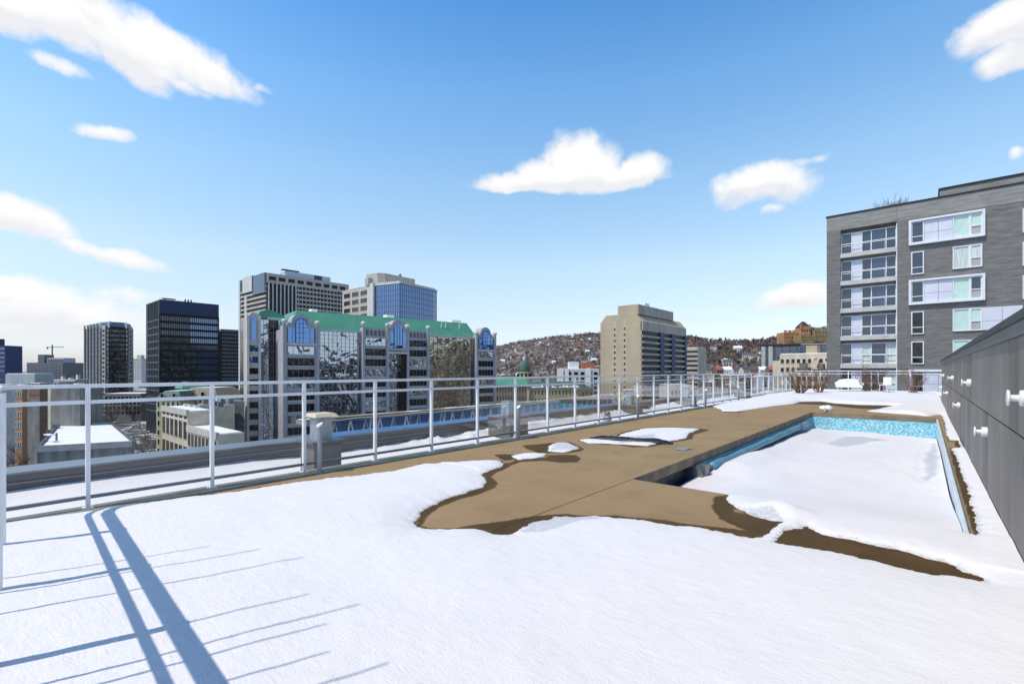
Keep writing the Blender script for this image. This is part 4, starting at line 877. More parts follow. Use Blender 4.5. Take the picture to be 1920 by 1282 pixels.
while hn < 64:
    if hn < 46: px = r_.uniform(940, 1125); t = r_.betavariate(2.0, 1.6) * .93
    else: px = r_.uniform(1292, 1450); t = r_.uniform(.35, .97)
    n0, f0 = float(rp(NEARF, px)), float(rp(FARF, px)); x, y, z = hill_pt(px, n0 + (f0 - n0) * t)
    i = r_.randrange(5); o = bpy.data.objects.new('hill_house', hmesh[i]); COL.objects.link(o); o.location = (x, y, z + 1); o.rotation_euler = (0, 0, TH + r_.uniform(-.6, .6)); s = r_.uniform(.5, 1.0); o.scale = (s, s, s)
    if px < 1126: tag(o, ('cream', 'pale grey', 'brown', 'orange', 'white')[i] + ' gabled house among bare trees on the hillside left of the tan tower', 'house', ('cream', 'pale grey', 'brown', 'orange', 'white')[i] + ' houses on the left hillside')
    else: tag(o, ('cream', 'pale grey', 'brown', 'orange', 'white')[i] + ' gabled house in the woods right of the tan tower', 'house', ('cream', 'pale grey', 'brown', 'orange', 'white')[i] + ' houses in the right woods')
    hn += 1

# ---- mirrored office block with green roof
d9 = norm(*cam2w(1.213, 1)); n9 = (d9[1], -d9[0]); A9 = P(532, 146.7)
S9 = lambda px: hit(A9, d9, px)
b = Bld('office_block', 'long mirrored office block with pale stone pavilions and a green mansard roof', A9)
s531, s594, s680, s725, s763, s801, s892, s926, s938 = [S9(v) for v in (532, 594, 680, 725, 763, 801, 892, 926, 938)]
E9 = along(A9, d9, s938); ZS = 9.84; ZE = 14.6; FH = 3.6
mb = MB(); Q = lambda s, o: (A9[0] + d9[0] * s + n9[0] * o, A9[1] + d9[1] * s + n9[1] * o)
mb.prism([Q(0, -1.6), Q(s926, -1.6), Q(s926, -26), Q(0, -26)], ZB, ZE - .2); b.p(mb, 'core', M['grey_wall'])
def mirror_panel(s0, s1, z0, z1, off, cols, rows, m, seed, name='curtain_wall', tilt=.012):
    rr = random.Random(seed); mb = MB(); du = (s1 - s0) / cols; dz = (z1 - z0) / rows
    for i in range(cols):
        for j in range(rows):
            ta, tb = rr.uniform(-tilt, tilt), rr.uniform(-tilt, tilt)
            def pt(u, v):
                o = off + ((u - .5) * du * ta + (v - .5) * dz * tb); q = Q(s0 + (i + u) * du, o); return (q[0], q[1], z0 + (j + v) * dz)
            mb.quad(pt(0, 0), pt(1, 0), pt(1, 1), pt(0, 1))
    g = b.p(mb, name, m, fix=False)
    mb = MB()
    for i in range(cols + 1):
        s = s0 + i * du; c = [Q(s - .06, off + .1), Q(s + .06, off + .1), Q(s + .06, off - .1), Q(s - .06, off - .1)]; mb.prism(c, z0, z1)
    for j in range(rows + 1):
        z = z0 + j * dz; c = [Q(s0, off + .07), Q(s1, off + .07), Q(s1, off - .1), Q(s0, off - .1)]; mb.prism(c, z - .05, z + .05)
    b.p(mb, 'mullion_grid', M['mullion'], fix=False)
mirror_panel(s594, s680, -23, ZE - .3, -1.2, 11, 30, M['mirror'], 1)
mirror_panel(s801, s892, -23, ZE - .3, -1.2, 13, 30, M['mirror_gold'], 2)
for s0, s1 in ((s594, s680), (s801, s892)):
    mb = MB(); mb.prism([Q(s0, -.8), Q(s1, -.8), Q(s1, -2), Q(s0, -2)], ZE - .3, ZE + .3); b.p(mb, 'eave', M['conc_light'])
def arch(s0, s1, zb_, zs, n=14):                                     # a rectangle with a round head
    c = (s0 + s1) / 2; r = (s1 - s0) / 2
    return [(s0, zb_), (s1, zb_), (s1, zs)] + [(c + r * math.cos(math.pi * i / n), zs + r * math.sin(math.pi * i / n)) for i in range(1, n)] + [(s0, zs)]
def pavilion(s0, s1, rows, arched, toprow, knobs=True, wfrac=.8, blue='mirror_blue', ztop=ZE):
    w = s1 - s0; pr = w * .09
    if arched:
        c = (s0 + s1) / 2; ra = w * .26; zsh = ZE + .9
        prof = [(s0 + .0, ZB), (s1, ZB), (s1, zsh), (c + ra * 1.55, zsh), (c + ra * 1.5, zsh + .7), (c + ra * 1.15, zsh + .9)] + [(c + ra * 1.1 * math.cos(math.pi * i / 12), zsh + 1.0 + ra * 1.1 * math.sin(math.pi * i / 12)) for i in range(13)] + [(c - ra * 1.15, zsh + .9), (c - ra * 1.5, zsh + .7), (c - ra * 1.55, zsh), (s0, zsh)]
    else: prof = [(s0, ZB), (s1, ZB), (s1, ZE + 1.5), (s0, ZE + 1.5)]
    mb = MB(); mb.vprism(A9, E9, prof, -4, .6); b.p(mb, 'pavilion_wall', M['grey_wall'])
    for sx in (s0, s1):
        mb = MB(); mb.wall(A9, E9, sx - pr * .55, sx + pr * .55, ZB, (ZE + (1.1 if arched else 1.9)), .2, 1.1); b.p(mb, 'pilaster', M['grey_wall'])
        if knobs:
            q = Q(sx, .7); mb = MB(); mb.lathe((q[0], q[1], ZE + (1.1 if arched else 1.9)), [(.55, 0), (.6, .3), (.85, .7), (.9, 1.1), (.7, 1.5), (.3, 1.7)], 12); b.p(mb, 'finial', M['conc_light'], smooth=True)
    ws, we = (s0 + s1) / 2 - w * wfrac / 2, (s0 + s1) / 2 + w * wfrac / 2
    if arched:
        mb = MB(); mb.wall(A9, E9, ws, we, ZS + .2, ZE + .3, .5, .66); b.p(mb, 'blue_window', M[blue])
        for i in range(7):
            s = ws + (we - ws) * i / 6; mb = MB(); mb.wall(A9, E9, s - .06, s + .06, ZS + .2, ZE + .3, .6, .74); b.p(mb, 'mullion', M['navy'])
        c = (s0 + s1) / 2; ra = w * .17; mb = MB(); mb.vprism(A9, E9, arch(c - ra, c + ra, ZS + .2, ZE + 1.4), .5, .82); b.p(mb, 'arched_window', M[blue])
        mb = MB(); R1 = arch(c - ra - .15, c + ra + .15, ZS + .2, ZE + 1.4); R0 = arch(c - ra + .12, c + ra - .12, ZS + .2, ZE + 1.4)
        for i in range(2, len(R1) - 0):
            j = (i + 1) % len(R1)
            if j == 1: continue
            mb.vprism(A9, E9, [R1[i], R1[j], R0[j], R0[i]], .6, .95)
        for f in (-.33, .33): mb.wall(A9, E9, c + ra * f - .07, c + ra * f + .07, ZS + .2, ZE + 1.4 + ra * .85, .6, .92)
        for z in (ZS + 1.8, ZS + 3.4, ZE + .3, ZE + 1.5): mb.wall(A9, E9, c - ra, c + ra, z - .06, z + .06, .6, .92)
        b.p(mb, 'arched_frame', mat('blue_frame', (.03, .12, .35), .4, .2))
        mb = MB(); mb.wall(A9, E9, s0 + pr * .55, s1 - pr * .55, ZS - .5, ZS + .15, .4, .95); b.p(mb, 'balcony_sill', M['conc_light'])
    k0 = 0 if arched else -1
    for k in range(k0, rows):
        zt_ = ZS - .9 - FH * k
        mb = MB(); mb.wall(A9, E9, ws, we, zt_ - 2.4, zt_, .4, .63)
        nm = 5
        for i in range(nm + 1): s = ws + (we - ws) * i / nm; mb.wall(A9, E9, s - .05, s + .05, zt_ - 2.4, zt_, .6, .7, 1)
        b.p(mb, 'window', [M['glass_black'] if (k + int(s0)) % 3 else M['mirror'], M['mullion']])
        mb = MB(); mb.wall(A9, E9, ws - .3, we + .3, zt_ - 2.75, zt_ - 2.5, .4, .9); b.p(mb, 'sill', M['conc_light'])
    if toprow:
        for i in range(5):
            s = ws + (we - ws) * (i + .15) / 5; mb = MB(); mb.wall(A9, E9, s, s + (we - ws) * .13, ZE - 1.2, ZE + .8, .4, .64); b.p(mb, 'recess_panel', M['conc_dark'])
pavilion(s531, s594, 8, True, False); pavilion(s680, s725, 8, False, True, wfrac=.84); pavilion(s763, s801, 8, False, True, wfrac=.84); pavilion(s892, s926, 8, True, False)
# the tall middle bay
w_ = s763 - s725; c_ = (s725 + s763) / 2; ra = w_ * .3; zsh = ZE + 1.6
prof = [(s725, ZS - 1.4), (s763, ZS - 1.4), (s763, zsh)] + [(c_ + w_ * .36, zsh)] + [(c_ + ra * 1.1 * math.cos(math.pi * i / 12), zsh + .7 + ra * 1.1 * math.sin(math.pi * i / 12)) for i in range(13)] + [(c_ - w_ * .36, zsh), (s725, zsh)]
mb = MB(); mb.vprism(A9, E9, prof, -3, 1.0); b.p(mb, 'gable_wall', M['grey_wall'])
for sx in (s725 + .5, s763 - .5):
    q = Q(sx, .6); mb = MB(); mb.lathe((q[0], q[1], zsh), [(.8, 0), (.95, .5), (1.0, 1.1), (.7, 1.7), (.2, 1.9)], 12); b.p(mb, 'finial', M['conc_light'], smooth=True)
mb = MB(); mb.wall(A9, E9, s725 + 1, s763 - 1, ZS - .4, ZE + .6, .9, 1.06); b.p(mb, 'blue_window', M['mirror_blue'])
mb = MB(); ra2 = w_ * .2; mb.vprism(A9, E9, arch(c_ - ra2, c_ + ra2, ZS - .4, ZE + 1.9), .9, 1.2); b.p(mb, 'arched_window', M['mirror_blue'])
for f in (-1, -.33, .33, 1):
    mb = MB(); mb.wall(A9, E9, c_ + ra2 * f - .08, c_ + ra2 * f + .08, ZS - .4, ZE + 1.9 + (ra2 * .9 if abs(f) < 1 else 0), 1.0, 1.3); b.p(mb, 'mullion', M['navy'])
mirror_panel(s725 + .6, s763 - .6, -23, ZS - 2.2, -.6, 5, 24, M['mirror'], 3)
mb = MB(); mb.wall(A9, E9, c_ + w_ * .12, c_ + w_ * .36, -23, ZS - 1.5, -.8, .9); b.p(mb, 'dark_bay', M['glass_black'])
for z in (ZS - 15.5, ZS - 2.0): mb = MB(); mb.wall(A9, E9, s725, s763, z - .5, z + .3, .0, 1.15); b.p(mb, 'balcony_sill', M['conc_light'])
# end bay
mb = MB(); mb.prism([Q(s926, -3), Q(s938, -3), Q(s938, -24), Q(s926, -24)], ZB, ZE - 2.2); b.p(mb, 'end_bay', M['conc_dark'])
for k in range(11):
    z = ZE - 3.4 - k * 2.7; mb = MB(); mb.wall(along(Q(0, -3), d9, 0), along(Q(0, -3), d9, s938), s926 + .3, s938 - .2, z - 1.2, z, -.1, .1); b.p(mb, 'window', M['glass_black'])
# mansard
e0, e1 = S9(548), s892 + 1.0
mb = MB(); top = [Q(e0 + 3.5, -7.5), Q(e1 - .5, -7.5), Q(e1 - .5, -20), Q(e0 + 3.5, -20)]
mb.prism([Q(e0 - 2.0, -1.7), Q(e1 + 1, -1.7), Q(e1 + 1, -26), Q(e0 - 2.0, -26)], ZE + .3, 21.2, 0, 1, top); b.p(mb, 'mansard_roof', [M['green_roof'], M['snow_roof']])
for px, w in ((745, 3), (870, 4.5), (600, 2)):
    s = S9(px); mb = MB(); mb.prism([Q(s, -9), Q(s + w, -9), Q(s + w, -12), Q(s, -12)], 21.0, 22.3); b.p(mb, 'roof_unit', M['white'])
for px in (840, 848, 874):
    s = S9(px); q = Q(s, -5); mb = MB(); mb.tube([(q[0], q[1], 16.5), (q[0], q[1], 20.2), (q[0] + .9, q[1], 20.7)], .16, 5); b.p(mb, 'roof_mast', M['white'])
# ---- the block's left wing
nW = (-n9[0], -n9[1]); AW = along(A9, nW, 9); AW = along(AW, d9, hit(AW, d9, 464)); LW = lambda px: hit(AW, d9, px)
w0, w1, w2 = 0, LW(486), LW(534); EW = along(AW, d9, w2 + 3)
QW = lambda s, o: (AW[0] + d9[0] * s + n9[0] * o, AW[1] + d9[1] * s + n9[1] * o)
b2 = Bld('office_wing', 'low wing of the mirrored office block with a narrow arched stone tower', AW)
zW = zat(597, along(AW, d9, LW(510)))
mb = MB(); mb.prism([QW(.4, -1.2), QW(w2 + 2, -1.2), QW(w2 + 2, -14), QW(.4, -14)], ZB, zW); b2.p(mb, 'core', M['glass_black'])
zt0 = zat(593, along(AW, d9, w1 / 2)); zar = zat(609, along(AW, d9, w1 / 2)); ca = w1 / 2
mb = MB(); mb.vprism(AW, EW, [(0, ZB), (w1, ZB), (w1, zt0)] + [(ca + w1 * .36 * math.cos(math.pi * i / 12), zt0 + w1 * .36 * math.sin(math.pi * i / 12)) for i in range(13)] + [(0, zt0)], -6, .6); b2.p(mb, 'tower_wall', M['conc_warm'])
for sx in (0, w1): mb = MB(); mb.wall(AW, EW, sx - .35, sx + .35, ZB, zt0 + .3, .3, 1.0); b2.p(mb, 'pilaster', M['conc_light'])
zsw = zat(638, along(AW, d9, w1 / 2))
mb = MB(); mb.vprism(AW, EW, arch(ca - w1 * .2, ca + w1 * .2, zsw, zt0 - .6), .4, .75); b2.p(mb, 'arched_window', M['mirror_blue'])
for k in range(13):
    z = zsw - 1.6 - 3.55 * k; mb = MB(); mb.wall(AW, EW, w1 * .13, w1 * .87, z - 1.9, z, .4, .66); b2.p(mb, 'window', M['mirror_blue'] if k < 2 else M['glass_black'])
rr = random.Random(4); cols, rows = 6, 22
mb = MB(); z0_, z1_ = -28.0, zW - .4; du = (w2 - w1 + 1.2) / cols; dz = (z1_ - z0_) / rows
for i in range(cols):
    for j in range(rows):
        ta, tb = rr.uniform(-.015, .015), rr.uniform(-.015, .015); pt = lambda u, v: QW(w1 + (i + u) * du, -.9 + (u - .5) * du * ta + (v - .5) * dz * tb) + (z0_ + (j + v) * dz,)
        mb.quad(pt(0, 0), pt(1, 0), pt(1, 1), pt(0, 1), 1 if (i in (2, 3) and j > 11) or (i > 3 and j <= 11) else 0)
b2.p(mb, 'curtain_wall', [M['mirror'], M['glass_black']], fix=False)
mb = MB()
for i in range(cols + 1): s = w1 + i * du; mb.wall(AW, EW, s - .06, s + .06, z0_, z1_, -1, -.8)
for j in range(rows + 1): z = z0_ + j * dz; mb.wall(AW, EW, w1, w1 + cols * du, z - .05, z + .05, -1, -.82)
b2.p(mb, 'mullion_grid', M['mullion'])
mb = MB(); mb.vprism(AW, EW, [(w1 - .5, zW), (w2 + 1, zW), (w2 - .5, zW + 1.6), (w1 + 3, zW + 3.0), (w1 + .5, zW + 2.2)], -13, -1.0); b2.p(mb, 'green_roof', M['green_roof'])
mb = MB(); mb.wall(AW, EW, w1 + 2.6, w2 + .5, zW - .4, zW + .4, -1.2, -.5); b2.p(mb, 'eave', M['conc_light'])

# ---- hotel tower
H0 = P(500, 330); hl = hit(H0, DY, 653); HE = along(H0, DY, hl); ht = zat(513, H0); hw = -hit(H0, (-1, 0), 451)
hw = hit(H0, (-1, 0), 451); HL = along(H0, (-1, 0), hw)
b = Bld('hotel_tower', 'tall slab hotel tower with dark balcony bands and a pale roof box', H0)
mb = MB(); mb.prism([HL, H0, HE, along(HL, DY, hl)], ZB, ht); b.p(mb, 'core', M['black'])
fasc = zat(530, H0)
mb = MB(); mb.wall(H0, HE, 0, hl, fasc, ht + .6, -.2, .9); b.p(mb, 'crown_band', M['conc_warm'])
for i in range(9): mb = MB(); s = hl * (.02 + i * .107); mb.wall(H0, HE, s, s + hl * .075, ht - 4.2, ht - 1.6, .5, .95); b.p(mb, 'crown_slot', M['black'])
s1 = hit(H0, DY, 556)
nfl = 19; fh = (fasc - 0) / nfl * 1.0
for i in range(nfl + 4):
    z = fasc - fh * (i + 1)
    mb = MB(); mb.wall(H0, HE, s1, hl, z, z + fh * .4, -.2, .8); b.p(mb, 'balcony_band', M['conc_warm'])
    mb = MB(); mb.wall(HL, H0, -.2, hw, z, z + fh * .42, -.2, .9); b.p(mb, 'balcony_band', M['conc_warm'])
for i in range(15):
    s = s1 + (hl - s1) * (i + .5) / 15; mb = MB(); mb.wall(H0, HE, s - .25, s + .25, 0, fasc, -.1, .55); b.p(mb, 'balcony_divider', M['conc'])
for i in range(8):
    s = s1 * (.04 + i * .13); mb = MB(); mb.wall(H0, HE, s, s + s1 * .035, ZB, fasc, -.2, 1.0); b.p(mb, 'rib', M['conc_light'])
mb = MB(); mb.wall(HL, H0, -.3, hw * .05, ZB, ht + 1, -2, 1.3); mb.wall(HL, H0, hw * .22, hw * .29, ZB, ht - 12, 0, 1.0); b.p(mb, 'corner_fin', M['conc_light'])
mb = MB(); mb.wall(HL, H0, hw * .18, hw * .55, ht - 10, ht + 1.5, -2, 1.8); b.p(mb, 'corner_crown', M['conc_light'])
mb = MB(); mb.wall(HL, H0, hw * .56, hw - .4, ht - 13, ht + .8, -1, 1.3); b.p(mb, 'corner_glazing', M['glass_blue'])
q0, q1 = hit(H0, DY, 541), hit(H0, DY, 622); mb = MB(); mb.wall(H0, HE, q0, q1, ht, zat(507, along(H0, DY, q0)), -14, -2); b.p(mb, 'roof_box', mat('pale_blue_box', (.5, .56, .62), .6))
mb = MB(); mb.wall(H0, HE, q0 + 20, q0 + 26, ht + 1, ht + 4.4, -2.2, -1.9); b.p(mb, 'roof_door', M['navy'])
mb = MB(); mb.wall(H0, HE, q0 - 3, q0 + 9, zat(507, along(H0, DY, q0)) + .5, zat(507, along(H0, DY, q0)) + 1, -6, -2); b.p(mb, 'roof_rail', M['black'])

# ---- mirrored hexagonal tower
C0 = P(701, 300); wl_ = hit(C0, (-1, 0), 642); L0_ = along(C0, (-1, 0), wl_); C1 = P(705, 300); C2 = P(750, 292); C3 = P(811, 318); C4 = P(818, 326)
b = Bld('mirror_tower', 'beige and blue-mirrored tower with a faceted glass front and a pale penthouse', C0)
tz = zat(533, C0)
mb = MB(); mb.prism([L0_, C0, C1, C2, C3, C4, P(814, 350), P(660, 360)], ZB, tz); b.p(mb, 'core', M['conc_warm'])
for (a, e, cols) in ((C1, C2, 11), (C2, C3, 16), (C3, C4, 3)):
    l = dist(a, e); mb = MB(); rows = 26; rr = random.Random(cols); dz = 88 / rows; z0_ = tz - 1.2 - 88; du = l / cols; dx, dy = (e[0] - a[0]) / l, (e[1] - a[1]) / l
    for i in range(cols):
        for j in range(rows):
            ta, tb = rr.uniform(-.006, .006), rr.uniform(-.006, .006)
            def pt(u, v): s = (i + u) * du; o = .25 + (u - .5) * du * ta + (v - .5) * dz * tb; return (a[0] + dx * s + dy * o, a[1] + dy * s - dx * o, z0_ + (j + v) * dz)
            mb.quad(pt(0, 0), pt(1, 0), pt(1, 1), pt(0, 1))
    b.p(mb, 'curtain_wall', M['mirror_tower'], fix=False)
    mb = MB()
    for i in range(cols + 1): mb.wall(a, e, i * du - .09, i * du + .09, z0_, tz, 0, .38)
    for j in range(rows + 1): mb.wall(a, e, 0, l, z0_ + j * dz - .08, z0_ + j * dz + .08, 0, .34)
    b.p(mb, 'mullion_grid', M['navy'])
    mb = MB(); mb.wall(a, e, -.2, l + .2, tz - 1.0, tz + .6, -.3, .7); b.p(mb, 'parapet_band', M['conc_light'])
mb = MB(); mb.wall(L0_, C0, wl_ * .84, wl_ + .8, ZB, tz + .8, -.2, 1.0); b.p(mb, 'corner_pier', M['conc_light'])
for i in range(3):
    ss = [wl_ * (.06 + i * .27)]
    b.windows(L0_, C0, ss, wl_ * .2, [tz - 5.6 - 5.0 * j for j in range(9)], 2.9, M['glass_black'], M['conc_warm'], .05, mull=3, fw=.25)
pz = zat(511, C0); g0, g1, g2 = P(687, 306), P(722, 302), P(778, 322)
mb = MB(); mb.prism([g0, P(708, 300.8), g1, g2, P(776, 338), P(694, 330)], tz, pz); b.p(mb, 'penthouse', M['conc_warm'])
q = P(750, 315); mb = MB(); mb.lathe((q[0], q[1], pz - 1), [(1, 0), (1, 2.4), (.7, 3.2)], 10); b.p(mb, 'flue', M['alu_dark'])
mb = MB(); q = P(690, 303); mb.box(q[0] - 2, q[0] + 2, q[1] - 1, q[1] + 2, tz - .2, tz + 4.5); b.p(mb, 'roof_unit', M['conc'])

# ---- black slab tower
K0 = P(299, 260); kw = hit(K0, (-1, 0), 276); KL = along(K0, (-1, 0), kw); kl = hit(K0, DY, 410); KE = along(K0, DY, kl); kz = zat(562, K0)
b = Bld('black_tower', 'black glass slab office tower with flat roof and masts', K0)
mb = MB(); mb.prism([KL, K0, KE, along(KL, DY, kl)], ZB, kz); b.p(mb, 'core', M['black'])
mb = MB(); mb.wall(K0, KE, 0, kl, kz - 7.2, kz + .3, -.2, .35); b.p(mb, 'louvre_band', mat('navy_louvre', (.02, .035, .09), .4, .3, .1)); 
for i in range(14):
    z = kz - 11.2 - 3.9 * i
    mb = MB(); mb.wall(K0, KE, .5, kl - .5, z, z + 2.5, -.1, .12); b.p(mb, 'window_band', M['glass_blue'] if i < 3 else M['glass_painted_reflect'])
    mb = MB(); mb.wall(KL, K0, .4, kw - .4, z, z + .9, -.1, .3); b.p(mb, 'spandrel', mat('dark_spandrel', (.12, .12, .13), .5, .4) if i == 0 else bpy.data.materials['dark_spandrel'])
    mb = MB(); mb.wall(K0, KE, kl * (.5 if i < 4 else .62), kl - .6, z, z + 2.5, .05, .16); b.p(mb, 'mirrored_band', M['mirror_tower'] if i < 4 else M['glass_blue'])
mb = MB()
for i in range(29): mb.wall(K0, KE, kl * i / 28 - .12, kl * i / 28 + .12, ZB, kz - 7.2, .05, .45)
b.p(mb, 'mullion_grid', M['black'])
mb = MB()
for i in range(9): mb.wall(KL, K0, kw * i / 8 - .12, kw * i / 8 + .12, ZB, kz, .05, .5)
b.p(mb, 'mullion_grid', M['alu_dark'])
for f in (.42, .47, .52): q = along(K0, DY, kl * f); mb = MB(); mb.box(q[0] - 2, q[0] - 1.4, q[1], q[1] + .6, kz, kz + 1.8); b.p(mb, 'roof_mast', M['black'])
q = along(K0, DY, kl * .06); mb = MB(); mb.box(q[0] - 3, q[0] - 1, q[1], q[1] + 6, kz + .9, kz + 1.4); mb.box(q[0] - 2.2, q[0] - 1.8, q[1] + 1, q[1] + 1.4, kz, kz + 1); b.p(mb, 'window_cleaning_rig', M['black'])

# ---- striped tower with arched crown
T = [P(160, 372), P(189, 350), P(204, 344), P(236, 352), P(250, 366)]; T += [P(246, 392), P(168, 404)]
b = Bld('arched_tower', 'dark octagonal tower with pale piers and an arched blue crown', T[2]); tz = zat(613, T[1]); tt = zat(602, T[2])
mb = MB(); mb.prism(T, ZB, tz); b.p(mb, 'core', M['black'])
ctr = (sum(p[0] for p in T) / 7, sum(p[1] for p in T) / 7); sh = lambda p, f: (ctr[0] + (p[0] - ctr[0]) * f, ctr[1] + (p[1] - ctr[1]) * f)
mb = MB(); mb.prism([sh(p, .98) for p in T], tz, tt, 0, 0, [sh(p, .86) for p in T]); b.p(mb, 'crown', mat('blue_crown', (.06, .12, .2), .4, .2))
for k, (a, e) in enumerate(((T[0], T[1]), (T[1], T[2]), (T[2], T[3]), (T[3], T[4]))):
    l = dist(a, e)
    for i in range(20):
        z = tz - 2.2 - 3.3 * i; mb = MB(); mb.wall(a, e, .3, l - .3, z - 2.0, z, -.1, .15); b.p(mb, 'window_band', M['glass_painted_reflect'] if k else M['glass_blue'])
    if k == 0:
        for i in range(6): mb = MB(); s = l * i / 5; mb.wall(a, e, s - .55, s + .55, ZB, tz + 3, -.1, .9); b.p(mb, 'pier', M['conc_warm'])
    if k in (1, 3):
        mb = MB(); mb.wall(a, e, l * .3, l * .7, ZB, tz + 1, -.1, .8); b.p(mb, 'pier', M['conc'])
        for i in range(20): z = tz - 2.2 - 3.3 * i; mb = MB(); mb.wall(a, e, l * .36, l * .64, z - 2.1, z, .5, .85); b.p(mb, 'pier_window', M['black'])
for p in (T[1], T[2], T[3]):
    c = sh(p, 1.0); mb = MB(); mb.tube([(c[0] - 1.6, c[1], tz - 1), (c[0] - 1.5, c[1], tz + 1.6), (c[0] - .9, c[1], tz + 3), (c[0], c[1], tz + 3.6), (c[0] + .9, c[1], tz + 3), (c[0] + 1.5, c[1], tz + 1.6), (c[0] + 1.6, c[1], tz - 1)], .5, 6); b.p(mb, 'crown_arch', M['conc_light'])

# ---- generic slab: box given by its front columns, top row and depth
def slab(name, label, px0, px1, ptop, Z, m, dp=18, wall='x', rows=0, cols=0, glass='glass_black', band=False, fh=3.4, wh=1.7, zlow=ZB, roof='snow_roof', group=None, frame=None, side=None, colw=.6, top_clear=2.0, cat='building'):
    d = DX if wall == 'x' else DY if wall == 'y' else norm(cT, sT)
    a = P(px0, Z)
    if wall == 'c':                                                 # px0, px1 bound the whole block, its receding side included
        full = (px1 - px0) / F_PX * Z; dp_ = dp; a0 = a
        for _ in range(30):
            if px0 + px1 < 1920: e = along(a0, d, (px1 - 960) / F_PX * (Z + dp_) - (px0 - 960) / F_PX * Z); a = a0
            else: a = along(a0, d, max(0, (px0 - 960) / F_PX * dp_)); e = along(a0, d, full)
            if dist(a, e) > .55 * full and (e[0] - a[0]) * d[0] + (e[1] - a[1]) * d[1] > 0: break
            dp_ *= .85
        dp = dp_; l = dist(a, e)
    else: l = hit(a, d, px1); e = along(a, d, l)
    n = (-d[1], d[0]); z1 = zat(ptop, a)
    b = Bld(name, label, a, cat, group); mb = MB(); far_ = [along(e, n, dp), along(a, n, dp)]
    mb.prism([a, e] + far_, ZB, z1); b.p(mb, 'wall', m)
    c = [along(along(a, d, .3), n, .3), along(along(e, d, -.3), n, .3), along(along(e, d, -.3), n, dp - .3), along(along(a, d, .3), n, dp - .3)]
    mb = MB(); mb.prism(c, z1, z1 + .25); b.p(mb, 'roof', M[roof])
    for r0 in range(rows):
        z = z1 - top_clear - fh * r0 - wh
        if z < zlow: break
        if band:
            mb = MB(); mb.wall(a, e, l * .03, l * .97, z, z + wh, -.1, .1)
            if frame:
                k = max(2, int(l / 3))
                for i in range(k + 1): s = l * .03 + l * .94 * i / k; mb.wall(a, e, s - .12, s + .12, z, z + wh, 0, .16, 1)
            b.p(mb, 'window_band', [M[glass], M[frame]] if frame else M[glass])
        else:
            b.windows(a, e, [l * (i + .5 - colw / 2) / cols for i in range(cols)], l * colw / cols, [z], wh, M[glass], M[frame] if frame else None)
        if side:
            lf = along(a, n, dp); k = side
            if not band: b.windows(lf, a, [dp * (i + .25) / k for i in range(k)], dp * .5 / k, [z], wh, M[glass], M[frame] if frame else None)
            else: mb = MB(); mb.wall(lf, a, dp * .05, dp * .95, z, z + wh, -.1, .1); b.p(mb, 'window_band', M[glass])
    b.a, b.e, b.d, b.n, b.l, b.z1, b.dp = a, e, d, n, l, z1, dp
    return b
def onroof(b, name, s0, s1, o0, o1, h, m, z=None):
    q = lambda s, o: along(along(b.a, b.d, s * b.l), b.n, o * b.dp); mb = MB(); z = b.z1 + .2 if z is None else z
    mb.prism([q(s0, o0), q(s1, o0), q(s1, o1), q(s0, o1)], z, z + h); return b.p(mb, name, m)

M['blue_dark'] = mat('dark_blue_cladding', (.025, .04, .12), .5, 0, .15)
b = slab('blue_tower', 'dark blue office block at the left edge of the picture with a stair tower', -30, 42, 648, 450, M['blue_dark'], 30, 'c', 12, 0, 'mirror_tower', True, 4.2, 1.6, frame='navy', roof='roof_dark'); onroof(b, 'stair_tower', .25, .56, .1, .5, 6.5, M['blue_dark'])
b = slab('long_block', 'long low dark office block under the construction crane', 50, 160, 680, 640, M['conc_dark'], 40, 'c', 9, 0, 'glass_blue', True, 3.6, 2.0, frame='conc', roof='roof_dark'); onroof(b, 'roof_box', .5, .97, .1, .6, 6.5, mat('pale_grey_box', (.4, .43, .44), .7)); onroof(b, 'stair_tower', .24, .42, .1, .5, 11, M['conc_dark']); onroof(b, 'roof_band', .53, .94, .08, .1, 3.2, M['glass_blue'], b.z1 + 1.6)
cr = Bld('tower_crane', 'thin construction crane standing on the skyline above the long dark block', P(98, 760), 'crane'); q = P(98, 760); zt_ = zz(651, 760); mb = MB(); mb.box(q[0] - .8, q[0] + .8, q[1] - .8, q[1] + .8, ZB, zt_ + 4); cr.p(mb, 'mast', M['conc_dark'])
a_, e_ = P(89, 760), P(120, 760); mb = MB(); mb.tube([a_ + (zt_,), e_ + (zt_ + .6,)], .6, 4); cr.p(mb, 'jib', M['conc_dark']); mb = MB(); mb.box(a_[0] - 1, a_[0] + 1, a_[1] - 1, a_[1] + 1, zt_ - 2.5, zt_ + .5); cr.p(mb, 'counterweight', M['conc_dark'])
b = slab('white_apartments', 'pale apartment block on the skyline between arched and black towers', 249, 278, 672, 820, M['conc_light'], 25, 'c', 10, 5, 'conc_dark', False, 3.6, 1.6, roof='roof_dark'); onroof(b, 'roof_box', .3, .8, .2, .7, 6, M['conc_light'])
b = slab('louvred_block', 'grey louvred office block half hidden by the striped hotel tower', 414, 462, 617, 420, M['conc_dark'], 22, 'y', 22, 0, 'black', True, 3.3, 1.5, frame='conc_dark')
b = slab('black_annex', 'low black annex on the right flank of the black slab tower', 408, 416, 621, 300, M['black'], 14, 'y', 0, 0, roof='roof_dark')

